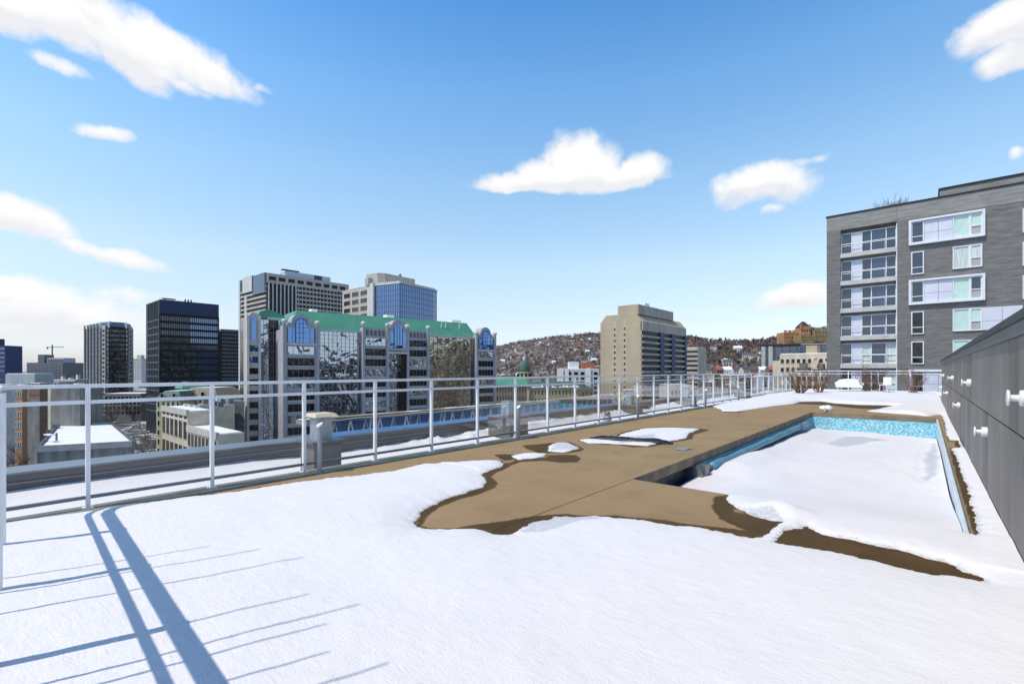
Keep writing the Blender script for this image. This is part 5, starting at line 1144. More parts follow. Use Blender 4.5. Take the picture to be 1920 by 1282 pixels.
# ---- tan concrete apartment tower
T0 = P(1203, 225); tw = hit(T0, (-1, 0), 1126); TL = along(T0, (-1, 0), tw); tl = hit(T0, DY, 1285); TE = along(T0, DY, tl)
b = Bld('tan_tower', 'tan concrete apartment tower with shouldered top and dark balconies', T0); z1 = zat(601, T0); z2 = zat(588, T0); z3 = zat(569, T0)
mb = MB(); mb.vprism(TL, T0, [(0, ZB), (tw, ZB), (tw, z1), (tw * .86, z2 + .4), (tw * .14, z2 + .4), (0, z1)], -tl, 0); b.p(mb, 'core', M['tan_tower'])
for i in range(14): z = z1 - .6 - 2.85 * i; mb = MB(); mb.wall(TL, T0, -.01, tw + .01, z, z + .1, -.05, .04); b.p(mb, 'wall_joint', M['tan_dark'])
mb = MB(); mb.wall(TL, T0, tw * .42, tw * .91, z2, z3, -tl * .78, -.6); b.p(mb, 'penthouse', M['tan_tower'])
mb = MB(); mb.wall(T0, TE, tl * .05, tl * .75, z2, z3 - .1, -tw * .3, -tw * .1 + .3); b.p(mb, 'plant_screen', M['tan_dark'])
mb = MB(); q = P(1206, 240); mb.box(q[0] - 5, q[0] + 1, q[1], q[1] + 5, z3 - .5, zat(560, T0)); b.p(mb, 'cooling_tower', M['white'])
for f in (.36, .6): b.windows(TL, T0, [tw * f - .4], .85, [z1 - 3.9 - 2.85 * i for i in range(13)], 1.15, M['glass_black'], M['tan_dark'], .03, fw=.08)
for f in (.36, .6): mb = MB(); mb.wall(TL, T0, tw * f - .75, tw * f + .8, ZB, z1 + 1.2, -.1, .02); b.p(mb, 'window_strip', M['window_tan'])
mb = MB(); mb.wall(T0, TE, 0, tl, z1 - 4.6, z1 - .2, -.5, .5); b.p(mb, 'eave_band', M['tan_dark'])
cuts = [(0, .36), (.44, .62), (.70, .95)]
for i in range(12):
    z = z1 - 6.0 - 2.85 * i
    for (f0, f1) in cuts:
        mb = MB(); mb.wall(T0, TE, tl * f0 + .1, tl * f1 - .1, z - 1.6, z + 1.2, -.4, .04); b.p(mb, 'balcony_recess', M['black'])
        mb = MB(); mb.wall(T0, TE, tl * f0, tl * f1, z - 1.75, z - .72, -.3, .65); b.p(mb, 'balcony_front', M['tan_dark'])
for f0, f1 in ((.36, .44), (.62, .70), (.95, 1.0)): mb = MB(); mb.wall(T0, TE, tl * f0, tl * f1, ZB, z1 - 4.6, -.3, .95); b.p(mb, 'pier', M['navy'])
b = slab('brown_flats', 'brown balconied flats peeping out right of the tan tower', 1286, 1309, 652, 330, M['tan_dark'], 16, 'x', 9, 0, 'glass_black', True, 3.2, 1.5)

# ---- domed church and copper-roofed convent
c = P(983, 380); b = Bld('domed_church', 'church with a dark copper dome and white lantern in front of the hill', c, 'church'); zb0 = zz(707, 380); zd = zz(697, 380); R_ = 12.0 * 380 / 890 * 1.0 * .98
mb = MB(); mb.lathe((c[0], c[1], ZB), [(R_ * 1.02, 0), (R_ * 1.02, zd - ZB - 1), (R_ * 1.12, zd - ZB - .8), (R_ * 1.12, zd - ZB)], 16); b.p(mb, 'drum', M['yellow'])
mb = MB(); hd = zz(675, 380) - zd; mb.lathe((c[0], c[1], zd), [(R_ * 1.0 * math.cos(t) ** .8, hd * math.sin(t)) for t in np.linspace(0, 1.5, 14)], 24); b.p(mb, 'dome', M['green_dark'], smooth=True)
mb = MB(); mb.lathe((c[0], c[1], zd + hd * .97), [(1.1, 0), (1.0, 2.2), (.4, 3.0), (.15, 6.0)], 10); b.p(mb, 'lantern', M['conc_light'])
for i in range(10): t = math.pi * 2 * i / 10; mb = MB(); x, y = c[0] + R_ * 1.03 * math.cos(t), c[1] + R_ * 1.03 * math.sin(t); mb.box(x - .6, x + .6, y - .6, y + .6, zd - 4.2, zd - 1.4); b.p(mb, 'window', M['glass_black'])
def gabled(name, label, px0, px1, peave, pridge, Z, m, mr, dp, d, rows, cols, wh=2.2, fh=4.2, hip=0.0, snowy=False):
    a = P(px0, Z); l = hit(a, d, px1); e = along(a, d, l); n = (-d[1], d[0]); ze = zat(peave, a); zr = zat(pridge, a)
    b = Bld(name, label, a); q = lambda s, o: along(along(a, d, s), n, o)
    mb = MB(); mb.prism([a, e, q(l, dp), q(0, dp)], ZB, ze); b.p(mb, 'wall', m)
    mb = MB(); g = .6; r0, r1 = q(l * hip, dp * .5) + (zr,), q(l * (1 - hip), dp * .5) + (zr,); c4 = [q(-g, -g) + (ze,), q(l + g, -g) + (ze,), q(l + g, dp + g) + (ze,), q(-g, dp + g) + (ze,)]
    mb.poly([c4[0], c4[1], r1, r0]); mb.poly([c4[2], c4[3], r0, r1]); mb.poly([c4[1], c4[2], r1]); mb.poly([c4[3], c4[0], r0]); mb.poly(c4[::-1]); b.p(mb, 'roof', mr)
    if snowy:
        rr = random.Random(2)
        for i in range(14):
            s = l * (i + rr.random() * .5) / 14; w = l / 14 * rr.uniform(.5, 1.0); f0, f1 = rr.uniform(.02, .1), rr.uniform(.2, .42)
            pt = lambda ss, f: q(ss, -g + (dp * .5 + g) * f) + (ze + (zr - ze) * f + .15,); mb = MB(); mb.poly([pt(s, f0), pt(s + w, f0), pt(s + w * .9, f1), pt(s + w * .1, f1 * .9)]); b.p(mb, 'roof_snow', M['snow_roof'])
    for r in range(rows): b.windows(a, e, [l * (i + .3) / cols for i in range(cols)], l * .35 / cols, [ze - 1.2 - wh - fh * r], wh, M['glass_black'], None, .05)
    b.a, b.d, b.n, b.l, b.z1, b.dp = a, d, n, l, zr, dp
    return b
gabled('convent_hall', 'low olive stone hall with a bright green copper roof beside the mirrored block', 925, 988, 722, 706, 235, M['olive'], M['green_roof'], 16, norm(cT, sT), 2, 12, hip=.06)
gabled('convent_wing', 'long yellow stone wing under a dark copper roof patched with snow', 994, 1085, 728, 716, 250, M['yellow'], M['green_dark'], 18, norm(*cam2w(1.0, .12)), 2, 14, hip=.04, snowy=True)
gabled('convent_end', 'short yellow hall end with dark copper roof left of the tan tower', 1066, 1112, 732, 717, 265, M['yellow'], M['green_dark'], 16, norm(*cam2w(1.0, .5)), 1, 6, hip=.2)
b = slab('white_flats', 'white stepped apartment block in front of the hill, left of the tan tower', 1044, 1123, 692, 330, M['conc_light'], 20, 'c', 5, 6, 'glass_black', False, 3.3, 1.9, frame='slab'); onroof(b, 'roof_box', .26, .5, .1, .6, 5.0, M['white']); onroof(b, 'roof_block', .62, .92, .2, .8, 4.2, M['red_roof'])
for f in (0, .13, .69): 
    mb = MB(); mb.wall(b.a, b.e, b.l * f, b.l * (f + .1), ZB, b.z1 + .8, -.2, .9); b.p(mb, 'blank_bay', M['white'])

# ---- castle-like hospital on the hill
x, y, z = hill_pt(1505, 820); zc = lambda py: zz(py, 800)
M['sandstone'] = mat('orange_sandstone', (.44, .23, .11), .9, 0, .2, .06); M['sandstone_d'] = mat('olive_sandstone', (.3, .21, .1), .9, 0, .25, .06)
b = Bld('castle_hospital', 'castle-like sandstone hospital with a dark pyramid-roofed tower on the hilltop', P(1502, 800)); cd = norm(cT, sT)
def cblock(px0, px1, ptop, pbot, Z, m, name='wing', dp=22):
    a, e = P(px0, Z), P(px1, Z); n = (-cd[1], cd[0]); mb = MB(); mb.prism([a, e, along(e, n, dp), along(a, n, dp)], zz(pbot, Z), zz(ptop, Z)); b.p(mb, name, m); return a, e
a, e = cblock(1470, 1503, 623, 650, 800, M['sandstone']); b.windows(a, e, [dist(a, e) * (i + .3) / 7 for i in range(7)], 1.6, [zc(628), zc(634)], 3, M['glass_black'])
for i in range(4): cblock(1472 + i * 8, 1476 + i * 8, 619, 623, 801, M['sandstone'], 'dormer', 4)
a, e = cblock(1502, 1520, 612, 650, 795, M['sandstone'], 'tower', 16); b.windows(a, e, [dist(a, e) * (i + .3) / 4 for i in range(4)], 2, [zz(622, 795), zz(632, 795)], 4, M['glass_black'])
n = (-cd[1], cd[0]); mb = MB(); q4 = [along(a, cd, -.8), along(e, cd, .8), along(along(e, cd, .8), n, 16), along(along(a, cd, -.8), n, 16)]; cc = along(along(a, cd, dist(a, e) / 2), n, 8); t4 = [along(along(cc, cd, u), n, v) for u, v in ((-1.5, -1.5), (1.5, -1.5), (1.5, 1.5), (-1.5, 1.5))]
mb.prism(q4, zz(613, 795), zz(602, 795), 0, 0, t4); b.p(mb, 'tower_roof', mat('slate_roof', (.05, .05, .055), .7))
for px in (1503, 1519): cblock(px - 1.2, px + 1.2, 608, 616, 794, M['sandstone'], 'turret', 3)
a, e = cblock(1503, 1527, 629, 655, 770, M['sandstone_d'], 'wing'); b.windows(a, e, [dist(a, e) * (i + .3) / 6 for i in range(6)], 1.4, [zz(634, 770), zz(639, 770)], 2.6, M['glass_black'])
a, e = cblock(1528, 1556, 619, 650, 790, M['sandstone_d'], 'wing'); b.windows(a, e, [dist(a, e) * (i + .3) / 6 for i in range(6)], 1.4, [zz(625, 790), zz(632, 790)], 3, M['glass_black'])
for i in range(4): cblock(1530 + i * 7, 1533 + i * 7, 615, 620, 791, M['sandstone_d'], 'dormer', 4)
# ---- blocks below the hill, right of the tan tower
M['navy_dark'] = mat('slate_cladding', (.07, .08, .1), .6, 0, .2)
b = slab('glassy_block', 'dark modern block with pale columns on the slope under the castle-like hospital', 1426, 1556, 648, 430, M['navy_dark'], 24, 'x', 3, 9, 'glass_blue', False, 3.8, 2.6, frame='conc', zlow=-5)
for f in (.02, .13): mb = MB(); mb.wall(b.a, b.e, b.l * f, b.l * f + 3.2, ZB, b.z1 - 1, -.2, 1.4); b.p(mb, 'column', M['conc'])
onroof(b, 'roof_edge', -.01, .6, -.05, .9, .5, M['black'])
b = slab('beige_block', 'beige stone block with square windows between the shrubs and the grey brick building', 1462, 1556, 664, 190, M['beige'], 18, 'x', 5, 9, 'glass_black', False, 3.4, 1.6, frame='beige', zlow=-16); onroof(b, 'roof_box', .52, .74, .1, .5, 3.0, M['tan_tower'])
mb = MB(); mb.wall(b.a, b.e, -2.6, 0, ZB, zat(676, b.a), -8, -.3); b.p(mb, 'side_wing', M['beige'])
for i in range(3): mb = MB(); mb.wall(b.a, b.e, b.l * .45, b.l * .75, b.z1 - 15 - i * 1.9, b.z1 - 14.2 - i * 1.9, -.2, .5); b.p(mb, 'louvre', M['black'])
for px, hgt in ((1500, 2.4), (1522, 3.6), (1534, 2.0), (1545, 3.0)):
    s = hit(b.a, b.d, px); mb = MB(); mb.wall(b.a, b.e, s, s + 2.4, b.z1 - 6, b.z1 - 6 + hgt, -.1, 1.5); b.p(mb, 'balcony_bay', M['conc_dark'] if hgt < 3 else M['beige'])
r_ = random.Random(9)
for i in range(10):
    px = 1297 + i * 16.5; o = bpy.data.objects.new('row_house', hmesh[[0, 3, 0, 2, 4, 1, 0, 3, 4, 2][i]]); COL.objects.link(o); x, y = P(px, 345 + (i % 3) * 6); o.location = (x, y, zz(697, 345) - 3.5); o.rotation_euler = (0, 0, TH + r_.uniform(-.25, .25)); o.scale = (.44, .5, .62)
    names = ['cream', 'orange', 'cream', 'brown', 'white', 'grey', 'cream', 'orange', 'white', 'brown']; tag(o, f'{names[i]} terraced house in the row at the foot of the wood', 'house', names[i] + ' terraced houses at the foot of the wood')
for px0, px1, pt, Z, m, lab, c in ((1312, 1345, 716, 150, 'brown_brick', 'low brown brick building behind the railing, left of its paler neighbours', 4), (1348, 1408, 704, 170, 'brown_brick', 'wider brown brick building behind the far railing posts', 7), (1411, 1452, 705, 160, 'conc', 'grey rendered building behind the far end of the glass railing', 5), (1236, 1300, 722, 185, 'tan_dark', 'low tan building at the foot of the tan tower behind the railing', 6)):
    slab('low_block', lab, px0, px1, pt, Z, M[m], 14, 'c', 3, c, 'glass_black', False, 3.3, 1.7, frame='conc_light')

# ---- left: roofs and blocks below the terrace
RZ = -14.0; rc = [G(70, 840, RZ), G(252, 830, RZ), G(209, 794, RZ), G(108, 798, RZ)]
b = Bld('snowy_roof_block', 'flat snow-covered roof with low parapets just beyond the terrace', rc[0]); mb = MB(); mb.prism(rc, ZB, RZ - .3); b.p(mb, 'wall', M['stained'])
cc = (sum(p[0] for p in rc) / 4, sum(p[1] for p in rc) / 4); ri = [(cc[0] + (p[0] - cc[0]) * .985, cc[1] + (p[1] - cc[1]) * .985) for p in rc]
mb = MB(); mb.prism(ri, RZ - .3, RZ); b.p(mb, 'roof', M['snow_roof'])
for i in range(4): mb = MB(); mb.wall(rc[i], rc[(i + 1) % 4], 0, dist(rc[i], rc[(i + 1) % 4]), RZ - .8, RZ + .45, -.35, .05); b.p(mb, 'roof_kerb', M['roof_dark'] if i % 2 else M['conc'])
for px, py, w, h in ((106, 826, .35, 1.7), (88, 828, .4, 1.5), (92, 812, .8, .9), (105, 803, 1.4, 1.2)):
    q = G(px, py, RZ); mb = MB(); mb.box(q[0] - w / 2, q[0] + w / 2, q[1] - w / 2, q[1] + w / 2, RZ - .05, RZ + h); b.p(mb, 'roof_unit', M['alu_dark'])
q = G(90, 829, RZ); mb = MB(); mb.prism([(q[0] - 1.6, q[1] - .6), (q[0] + 1.4, q[1] + .2), (q[0] + 1.1, q[1] + 1.0), (q[0] - 1.9, q[1] + .2)], RZ + 1.5, RZ + 1.7); b.p(mb, 'roof_shelter', M['snow_roof'])
b = slab('blank_wall_block', 'windowless grey concrete block behind the flat snowy roof', 90, 194, 727, 132, M['stained'], 20, 'c', 0, 0); mb = MB(); mb.wall(b.a, b.e, 0, b.l * .09, ZB, b.z1 + .02, -.1, .06); b.p(mb, 'pale_strip', M['beige'])
mb = MB(); mb.wall(b.a, b.e, b.l * .84, b.l, ZB, b.z1 + .02, -.1, .08); b.p(mb, 'dark_strip', M['conc_dark']); onroof(b, 'roof_unit', .1, .4, .3, .6, 1.4, M['roof_dark']); onroof(b, 'roof_unit', .55, .7, .3, .6, 1.0, M['conc_light'])
b = slab('orange_block', 'narrow orange brick block at the left edge below the rails', 28, 52, 722, 150, M['orange'], 16, 'c', 6, 3, 'glass_black', False, 3.2, 1.7, frame='conc_light', colw=.45)
b = slab('brown_annex', 'brown building with a window row between the orange block and the blank wall', 53, 92, 719, 160, M['brown_brick'], 16, 'c', 4, 5, 'conc_dark', False, 3.0, 1.6, frame='orange')
mb = MB(); mb.wall(b.a, b.e, -.02, b.l + .02, ZB, zat(748, b.a), -.1, .12); b.p(mb, 'lower_wall', M['stained'])
b = slab('striped_block', 'white block with dark window bands at the far left edge', -40, 34, 722, 180, M['conc_light'], 14, 'c', 6, 0, 'glass_black', True, 3.8, 2.3, frame='conc_light')
b = slab('metal_clad_block', 'block topped by a grey metal plant box with snow, behind the striped block', 10, 101, 701, 205, mat('grey_metal_box', (.42, .46, .48), .5, .2, .15, .4, stretch=(2, 2, .3)), 14, 'c', 0, 0)
b = slab('long_grey_block', 'low grey block with rooftop clutter under the dark long block', 96, 168, 712, 300, M['conc'], 20, 'c', 3, 8, 'glass_black', False, 3.4, 1.6)
for i in range(6): onroof(b, 'roof_unit', .05 + i * .16, .12 + i * .16, .3, .5, 1 + (i % 3), M['conc_light' if i % 2 else 'roof_dark'])
b = slab('bridge_block', 'dark low block with white roof between arched tower and mansard building', 196, 296, 738, 330, M['conc_dark'], 16, 'c', 4, 9, 'glass_black', False, 3.4, 2)
# mansard building
def mansard(px0, px1, peave, ptop, Z, m, mr, dp, rows, cols, label, d):
    a = P(px0, Z); l = hit(a, d, px1); e = along(a, d, l); n = (-d[1], d[0]); ze, zt_ = zat(peave, a), zat(ptop, a); b = Bld('mansard_building', label, a)
    q = lambda s, o: along(along(a, d, s), n, o); mb = MB(); mb.prism([a, e, q(l, dp), q(0, dp)], ZB, ze); b.p(mb, 'wall', m)
    mb = MB(); k = min(3.0, l * .2); mb.prism([q(-.4, -.4), q(l + .4, -.4), q(l + .4, dp + .4), q(-.4, dp + .4)], ze, zt_, 0, 1, [q(k, k), q(l - k, k), q(l - k, dp - k), q(k, dp - k)]); b.p(mb, 'mansard_roof', [mr, M['snow_roof']])
    b.windows(a, e, [l * (i + .3) / cols for i in range(cols)], l * .4 / cols, [ze - 1.0 - 1.7 - 3.2 * r for r in range(rows)], 1.7, M['glass_black'], M['conc_light'])
    b.windows(a, e, [l * (i + .5) / max(2, cols // 2) - .6 for i in range(max(2, cols // 2))], 1.2, [ze + .4], 1.5, M['glass_black'], M['conc_light'], .1, 'dormer')
    return b
mansard(334, 408, 745, 727, 172, M['yellow'], M['olive'], 18, 6, 8, 'yellow stone building with a brown mansard roof below the black tower', norm(cT, sT))
mansard(293, 338, 748, 733, 164, M['yellow'], M['green_dark'], 14, 6, 5, 'smaller yellow stone building with patinated mansard below the black tower', norm(cT, sT))
b = Bld('green_pavilion', 'bright green copper roof pavilion on top of the yellow mansard building', P(358, 178), 'roof pavilion'); q = P(360, 182)
zt_ = zz(727, 178); mb = MB(); s = 4.6; mb.prism([(q[0] - s, q[1] - s), (q[0] + s, q[1] - s), (q[0] + s, q[1] + s), (q[0] - s, q[1] + s)], zt_ - .3, zz(720, 178), 0, 0, [(q[0] - s * .8, q[1] - s * .8), (q[0] + s * .8, q[1] - s * .8), (q[0] + s * .8, q[1] + s * .8), (q[0] - s * .8, q[1] + s * .8)]); b.p(mb, 'lower_roof', M['green_roof'])
q = P(347, 182); s = 2.6; mb = MB(); mb.prism([(q[0] - s, q[1] - s), (q[0] + s, q[1] - s), (q[0] + s, q[1] + s), (q[0] - s, q[1] + s)], zz(721, 178), zz(715.5, 178), 0, 0, [(q[0] - .2, q[1] - .2), (q[0] + .2, q[1] - .2), (q[0] + .2, q[1] + .2), (q[0] - .2, q[1] + .2)]); b.p(mb, 'cap_roof', M['green_roof'])
# beige L-shaped low block, facade parallel to the terrace's short side
M['olive_grey'] = mat('olive_grey_render', (.27, .27, .24), .85, 0, .15, .6)
U0 = P(304, 126); ul = hit(U0, DX, 352); U1 = along(U0, DX, ul); u2 = hit(U0, DX, 408); U2 = along(U0, DX, u2); D1 = hit(U1, DY, 400); D2 = hit(U2, DY, 458); uz = zat(763, U0); uz2 = uz - 3.6
b = Bld('beige_low_block', 'beige low-rise with tall dark windows, snowy roofs and a grey roof box', U0)
mb = MB(); mb.prism([U0, U1, along(U1, DY, D1), along(U0, DY, D1)], ZB, uz); b.p(mb, 'wall', M['beige']); mb = MB(); mb.prism([U1, U2, along(U2, DY, D2), along(U1, DY, D2)], ZB, uz2); b.p(mb, 'wing_wall', M['beige'])
ins = lambda a, e, dp: [(a[0] + .4, a[1] + .4), (e[0] - .4, e[1] + .4), (e[0] - .4, e[1] + dp - .4), (a[0] + .4, a[1] + dp - .4)]
mb = MB(); mb.prism(ins(U0, U1, D1), uz, uz + .2); b.p(mb, 'roof_snow', M['snow_roof']); mb = MB(); mb.prism(ins(U1, U2, D2), uz2, uz2 + .2); b.p(mb, 'roof_snow', M['snow_roof'])
for nm_, a, e, z in (('cornice', U0, U1, uz), ('cornice', U1, U2, uz2)): mb = MB(); mb.wall(a, e, .02, dist(a, e) - .02, z - .9, z + .45, -.3, .35); b.p(mb, nm_, M['conc_warm'])
k = 6; b.windows(U0, U1, [ul * (i + .18) / k for i in range(k)], ul * .64 / k, [uz - 2.0 - 4.6], 4.2, M['glass_black'], M['conc_warm'], .05, mull=2); b.windows(U0, U1, [ul * (i + .18) / k for i in range(k)], ul * .64 / k, [uz - 1.75], .6, M['black']); b.windows(U0, U1, [ul * (i + .18) / k for i in range(k)], ul * .64 / k, [uz - 11.5], 3.2, M['glass_black'], M['conc_warm'], .05, mull=2)
k = 8; wl2 = dist(U1, U2); b.windows(U1, U2, [wl2 * (i + .18) / k for i in range(k)], wl2 * .64 / k, [uz2 - 1.4 - 2.8, uz2 - 8.2], 2.8, M['glass_black'], M['conc_warm'], .05, mull=2)
g0, g1 = P(368, 134), P(440, 134); zz1 = zz(759, 134)
mb = MB(); mb.prism([g0, g1, P(436, 141), P(374, 141)], ZB, zz1); b.p(mb, 'roof_box', M['olive_grey'])
mb = MB(); mb.prism([P(384, 142), P(458, 142), P(452, 150), P(390, 150)], ZB, zz(752, 142)); b.p(mb, 'roof_box', M['conc_dark'])
for i in range(7): mb = MB(); x_, y_ = P(380 + i * 8, 137 + i % 3); mb.box(x_, x_ + 1.1, y_, y_ + 1, zz1, zz1 + 1.5 + (i % 2) * .6); b.p(mb, 'roof_unit', M['white'] if i % 2 else M['alu_dark'])
for i in range(5): mb = MB(); x_, y_ = U0[0] + 3 + i * 2.2, U0[1] + 4 + (i % 2) * 6; mb.box(x_, x_ + 1.0, y_, y_ + 1.2, uz, uz + .8 + (i % 2) * .5); b.p(mb, 'roof_unit', M['conc_dark'] if i % 2 else M['conc_light'])

# ---- neighbours to the right, out of the picture but mirrored in the glass facades
for i, (x, y, w, d, zt_, m, nme) in enumerate([(38, 88, 18, 22, 6, 'conc_dark', 'dark grey'), (60, 112, 22, 18, 13, 'brown_brick', 'brown brick'), (45, 138, 16, 20, 9, 'conc_light', 'pale'), (80, 150, 24, 24, 20, 'black', 'black glass'), (52, 172, 18, 20, 12, 'beige', 'beige'), (95, 190, 26, 22, 26, 'conc_dark', 'tall dark'),
        (75, 215, 22, 22, 30, 'tan_tower', 'tall tan'), (110, 235, 24, 24, 34, 'yellow', 'tall yellow stone'), (88, 262, 26, 22, 24, 'conc_dark', 'grey'), (120, 290, 30, 24, 32, 'brown_brick', 'tall brown')]):
    b = Bld('neighbour_block', nme + ' neighbouring block beyond the right edge, mirrored in the glass facade', (x, y)); mb = MB(); mb.box(x, x + w, y, y + d, ZB, zt_); b.p(mb, 'wall', M[m])
    for k in range(11):
        z = zt_ - 2 - 3.6 * k; mb = MB(); mb.wall((x, y + d), (x, y), .8, d - .8, z - 1.7, z, -.1, .1); b.p(mb, 'window_band', M['white'] if (k + i) % 4 == 1 else M['glass_black'])
# ---- distant filler blocks along the left skyline
r_ = random.Random(21); n = 0
kinds = [('conc', 'grey'), ('brown_brick', 'brown'), ('conc_light', 'pale'), ('conc_dark', 'dark'), ('beige', 'beige')]
for i in range(46):
    px = r_.uniform(-60, 470) if i < 36 else r_.uniform(1290, 1440); Z = r_.uniform(240, 1000); pt = 694 + 890 * (1.5 - (ZB + r_.uniform(8, 26))) / Z
    if i >= 36: Z = r_.uniform(200, 330); pt = 694 + 890 * (1.5 - (ZB + r_.uniform(7, 12))) / Z
    w = r_.uniform(16, 34) * 890 / Z; m, nme = r_.choice(kinds)
    side = 'left part of the city' if i < 36 else 'foot of the wooded hill'
    slab('distant_block', f'{nme} flat-roofed block among the distant rooftops in the {side}', px, px + w, pt, Z, M[m], r_.uniform(12, 22), 'c', 3, 0, 'glass_black', True, 3.6, 1.6, group=f'{nme} distant blocks, {side}')

# ---- street trees and cars
def tree_mesh(seed, h):
    mb = MB(); rr = random.Random(seed); tr_ = MB(); tr_.tube([(0, 0, 0), (rr.uniform(-.2, .2), rr.uniform(-.2, .2), h * .2), (rr.uniform(-.3, .3), 0, h * .36)], [h * .03, h * .024, h * .018], 6)
    def grow(p, d, l, r, lev):
        q = p; pts = [p]; dd = d
        for i in range(3): dd = (dd + Vector((rr.uniform(-.25, .25), rr.uniform(-.25, .25), rr.uniform(-.05, .2)))).normalized(); q = q + dd * l / 3; pts.append(q)
        mb.tube(pts, [r, r * .8, r * .6, r * .35], 3, cap=False)
        if lev > 0:
            for i in range(4): s = pts[rr.randint(1, 3)]; grow(s, (dd + Vector((rr.uniform(-.9, .9), rr.uniform(-.9, .9), rr.uniform(-.2, .6)))).normalized(), l * rr.uniform(.5, .75), r * .55, lev - 1)
    for i in range(7): a = i * .9; grow(Vector((0, 0, h * (.2 + .025 * i))), Vector((math.cos(a) * .8, math.sin(a) * .8, .8)).normalized(), h * .36, h * .013, 3)
    return tr_, mb
trees = []
for s in range(3):
    t = empty('bare_tree', (0, 0, -500), '', 'tree'); a, c = tree_mesh(s + 3, 10); a.build('trunk', M['bark'], t); c.build('crown', M['bark'], t, fix=False); trees.append(t)
spots = [(228, 370), (212, 300), (248, 330), (262, 290), (205, 260), (280, 310), (150, 300), (120, 330), (90, 300), (60, 210), (40, 175), (20, 130), (10, 110), (180, 320), (250, 330), (270, 180), (300, 280), (330, 300), (8, 95), (935, 200), (950, 250), (1045, 300), (1120, 330), (1310, 230), (1335, 240), (1365, 230), (1395, 245), (1425, 240), (1445, 180), (1380, 200), (1325, 190), (958, 290), (1010, 330), (1075, 350), (1100, 340), (1440, 260)]
for i, (px, Z) in enumerate(spots):
    o = trees[i] if i < 3 else copy_tree(trees[i % 3]); x, y = P(px, Z); o.location = (x, y, ZB); s = 1.0 + (i * 37 % 10) / 14; o.scale = (s, s, s); o.rotation_euler = (0, 0, i * 1.3)
    if i == 0: o['label'] = 'bare tree behind the snowy car park, in front of the dark low block'
    elif px < 400: o['label'] = 'bare street tree between the blocks in the left part of the city'; o['group'] = 'street trees in the left part of the city'
    else: o['label'] = 'bare tree among the low buildings at the foot of the hill'; o['group'] = 'trees at the foot of the hill'
def car():
    t = empty('parked_car', (0, 0, 0), '', 'car'); mb = MB(); mb.vprism((0, 0), (4.4, 0), [(0, .35), (4.4, .35), (4.4, .85), (3.4, .95), (1.0, 1.0), (.1, .9)], -1.75, 0); mb.build('body', M['white'], t, bevel=.05)
    mb = MB(); mb.vprism((0, 0), (4.4, 0), [(.6, .96), (3.3, .94), (2.5, 1.45), (1.0, 1.45)], -1.65, -.1); mb.build('cabin', M['glass_black'], t)
    mb = MB(); mb.box(.95, 2.55, .1, 1.65, 1.45, 1.55); mb.build('roof', M['snow_roof'], t)
    for x in (.9, 3.5):
        for y in (-.02, 1.6): mb = MB(); mb.tube([(x, y, .33), (x, y + .2, .33)], .33, 12); mb.build('wheel', M['tyre'], t)
    return t
cb = car()
cars = [((284, 248), 'white snow-topped car in the car park left of the beige low block'), ((262, 268), 'white car in the middle of the snowy car park'), ((246, 292), 'white car at the back of the snowy car park'), ((118, 118), 'white car parked below the blank grey wall'), ((104, 122), 'white car parked at the left corner below the blank wall')]
for i, (q, lab) in enumerate(cars): o = cb if i == 0 else copy_tree(cb); x, y = P(*q); o.location = (x, y, ZB + .02); o.rotation_euler = (0, 0, .7 + i * .5); o['label'] = lab
for px, Z in ():
    pass

# ================================================================== grey brick apartment building on the right
YB = 58.0
def axp(px): k = (px - 960) / F_PX; t = YB / (k * sT + cT); return (k * cT - sT) * t, t
def az(px, py): return CAM_H + (HOR - py) / F_PX * axp(px)[1]
C5 = lambda cx, cy: (1520 + cx / 3.205, 320 + cy / 3.205)
AX = lambda cx: axp(C5(cx, 0)[0])[0]; AZ = lambda cx, cy: az(*C5(cx, cy))
x0 = axp(1550)[0]; ztop = az(1550, 409); x1 = x0 + 30
M['brick'] = brickmat('grey_long_brick', (.155, .148, .142), (.215, .205, .197), (.13, .126, .122), .6, .085, .008); M['brick_top'] = brickmat('light_long_brick', (.235, .23, .215), (.3, .29, .27), (.2, .195, .185), .6, .085, .008)
b = Bld('apartment_building', 'grey brick apartment building with white framed windows beyond the terrace end', (x0, YB)); fA, fB = (x0, YB), (x1, YB); X = lambda cx: AX(cx) - x0
zl0 = AZ(212, 373); fh = (AZ(212, 373) - AZ(212, 1037)) / 4; gh = (AZ(212, 373) - AZ(212, 497)); zband = zl0 + .35
lx0, lx1 = X(180), X(516)
# wall pieces round the recessed bay
zb_ = -8.0; rec = .45
pieces = [(0, lx0, zb_, zband), (lx1, 30, zb_, zband)]
for s0, s1, z0, z1 in pieces: mb = MB(); mb.wall(fA, fB, s0, s1, z0, z1, -20, 0); b.p(mb, 'brick_wall', M['brick'])
mb = MB(); mb.wall(fA, fB, lx0, lx1, zb_, zband, -20, -rec - .2); b.p(mb, 'bay_back', M['brick'])
mb = MB(); mb.wall(fA, fB, 0, 30, zband, ztop, -20, .004); b.p(mb, 'brick_crown', M['brick_top'])
mb = MB(); mb.wall(fA, fB, -.06, 30, ztop, ztop + .14, -20.05, .08); b.p(mb, 'parapet_cap', M['black'])
for k in range(6):
    z = zl0 + .28 - fh * k
    for s0, s1 in ((0, lx0), (lx1, 30)): mb = MB(); mb.wall(fA, fB, s0 + .02, s1 - .02, z - .012, z + .012, -.05, .008); b.p(mb, 'control_joint', M['conc_dark'])
sx = X(518); mb = MB(); mb.wall(fA, fB, sx - .02, sx + .02, zband, ztop, -.05, .012); b.p(mb, 'control_joint', M['conc_dark'])
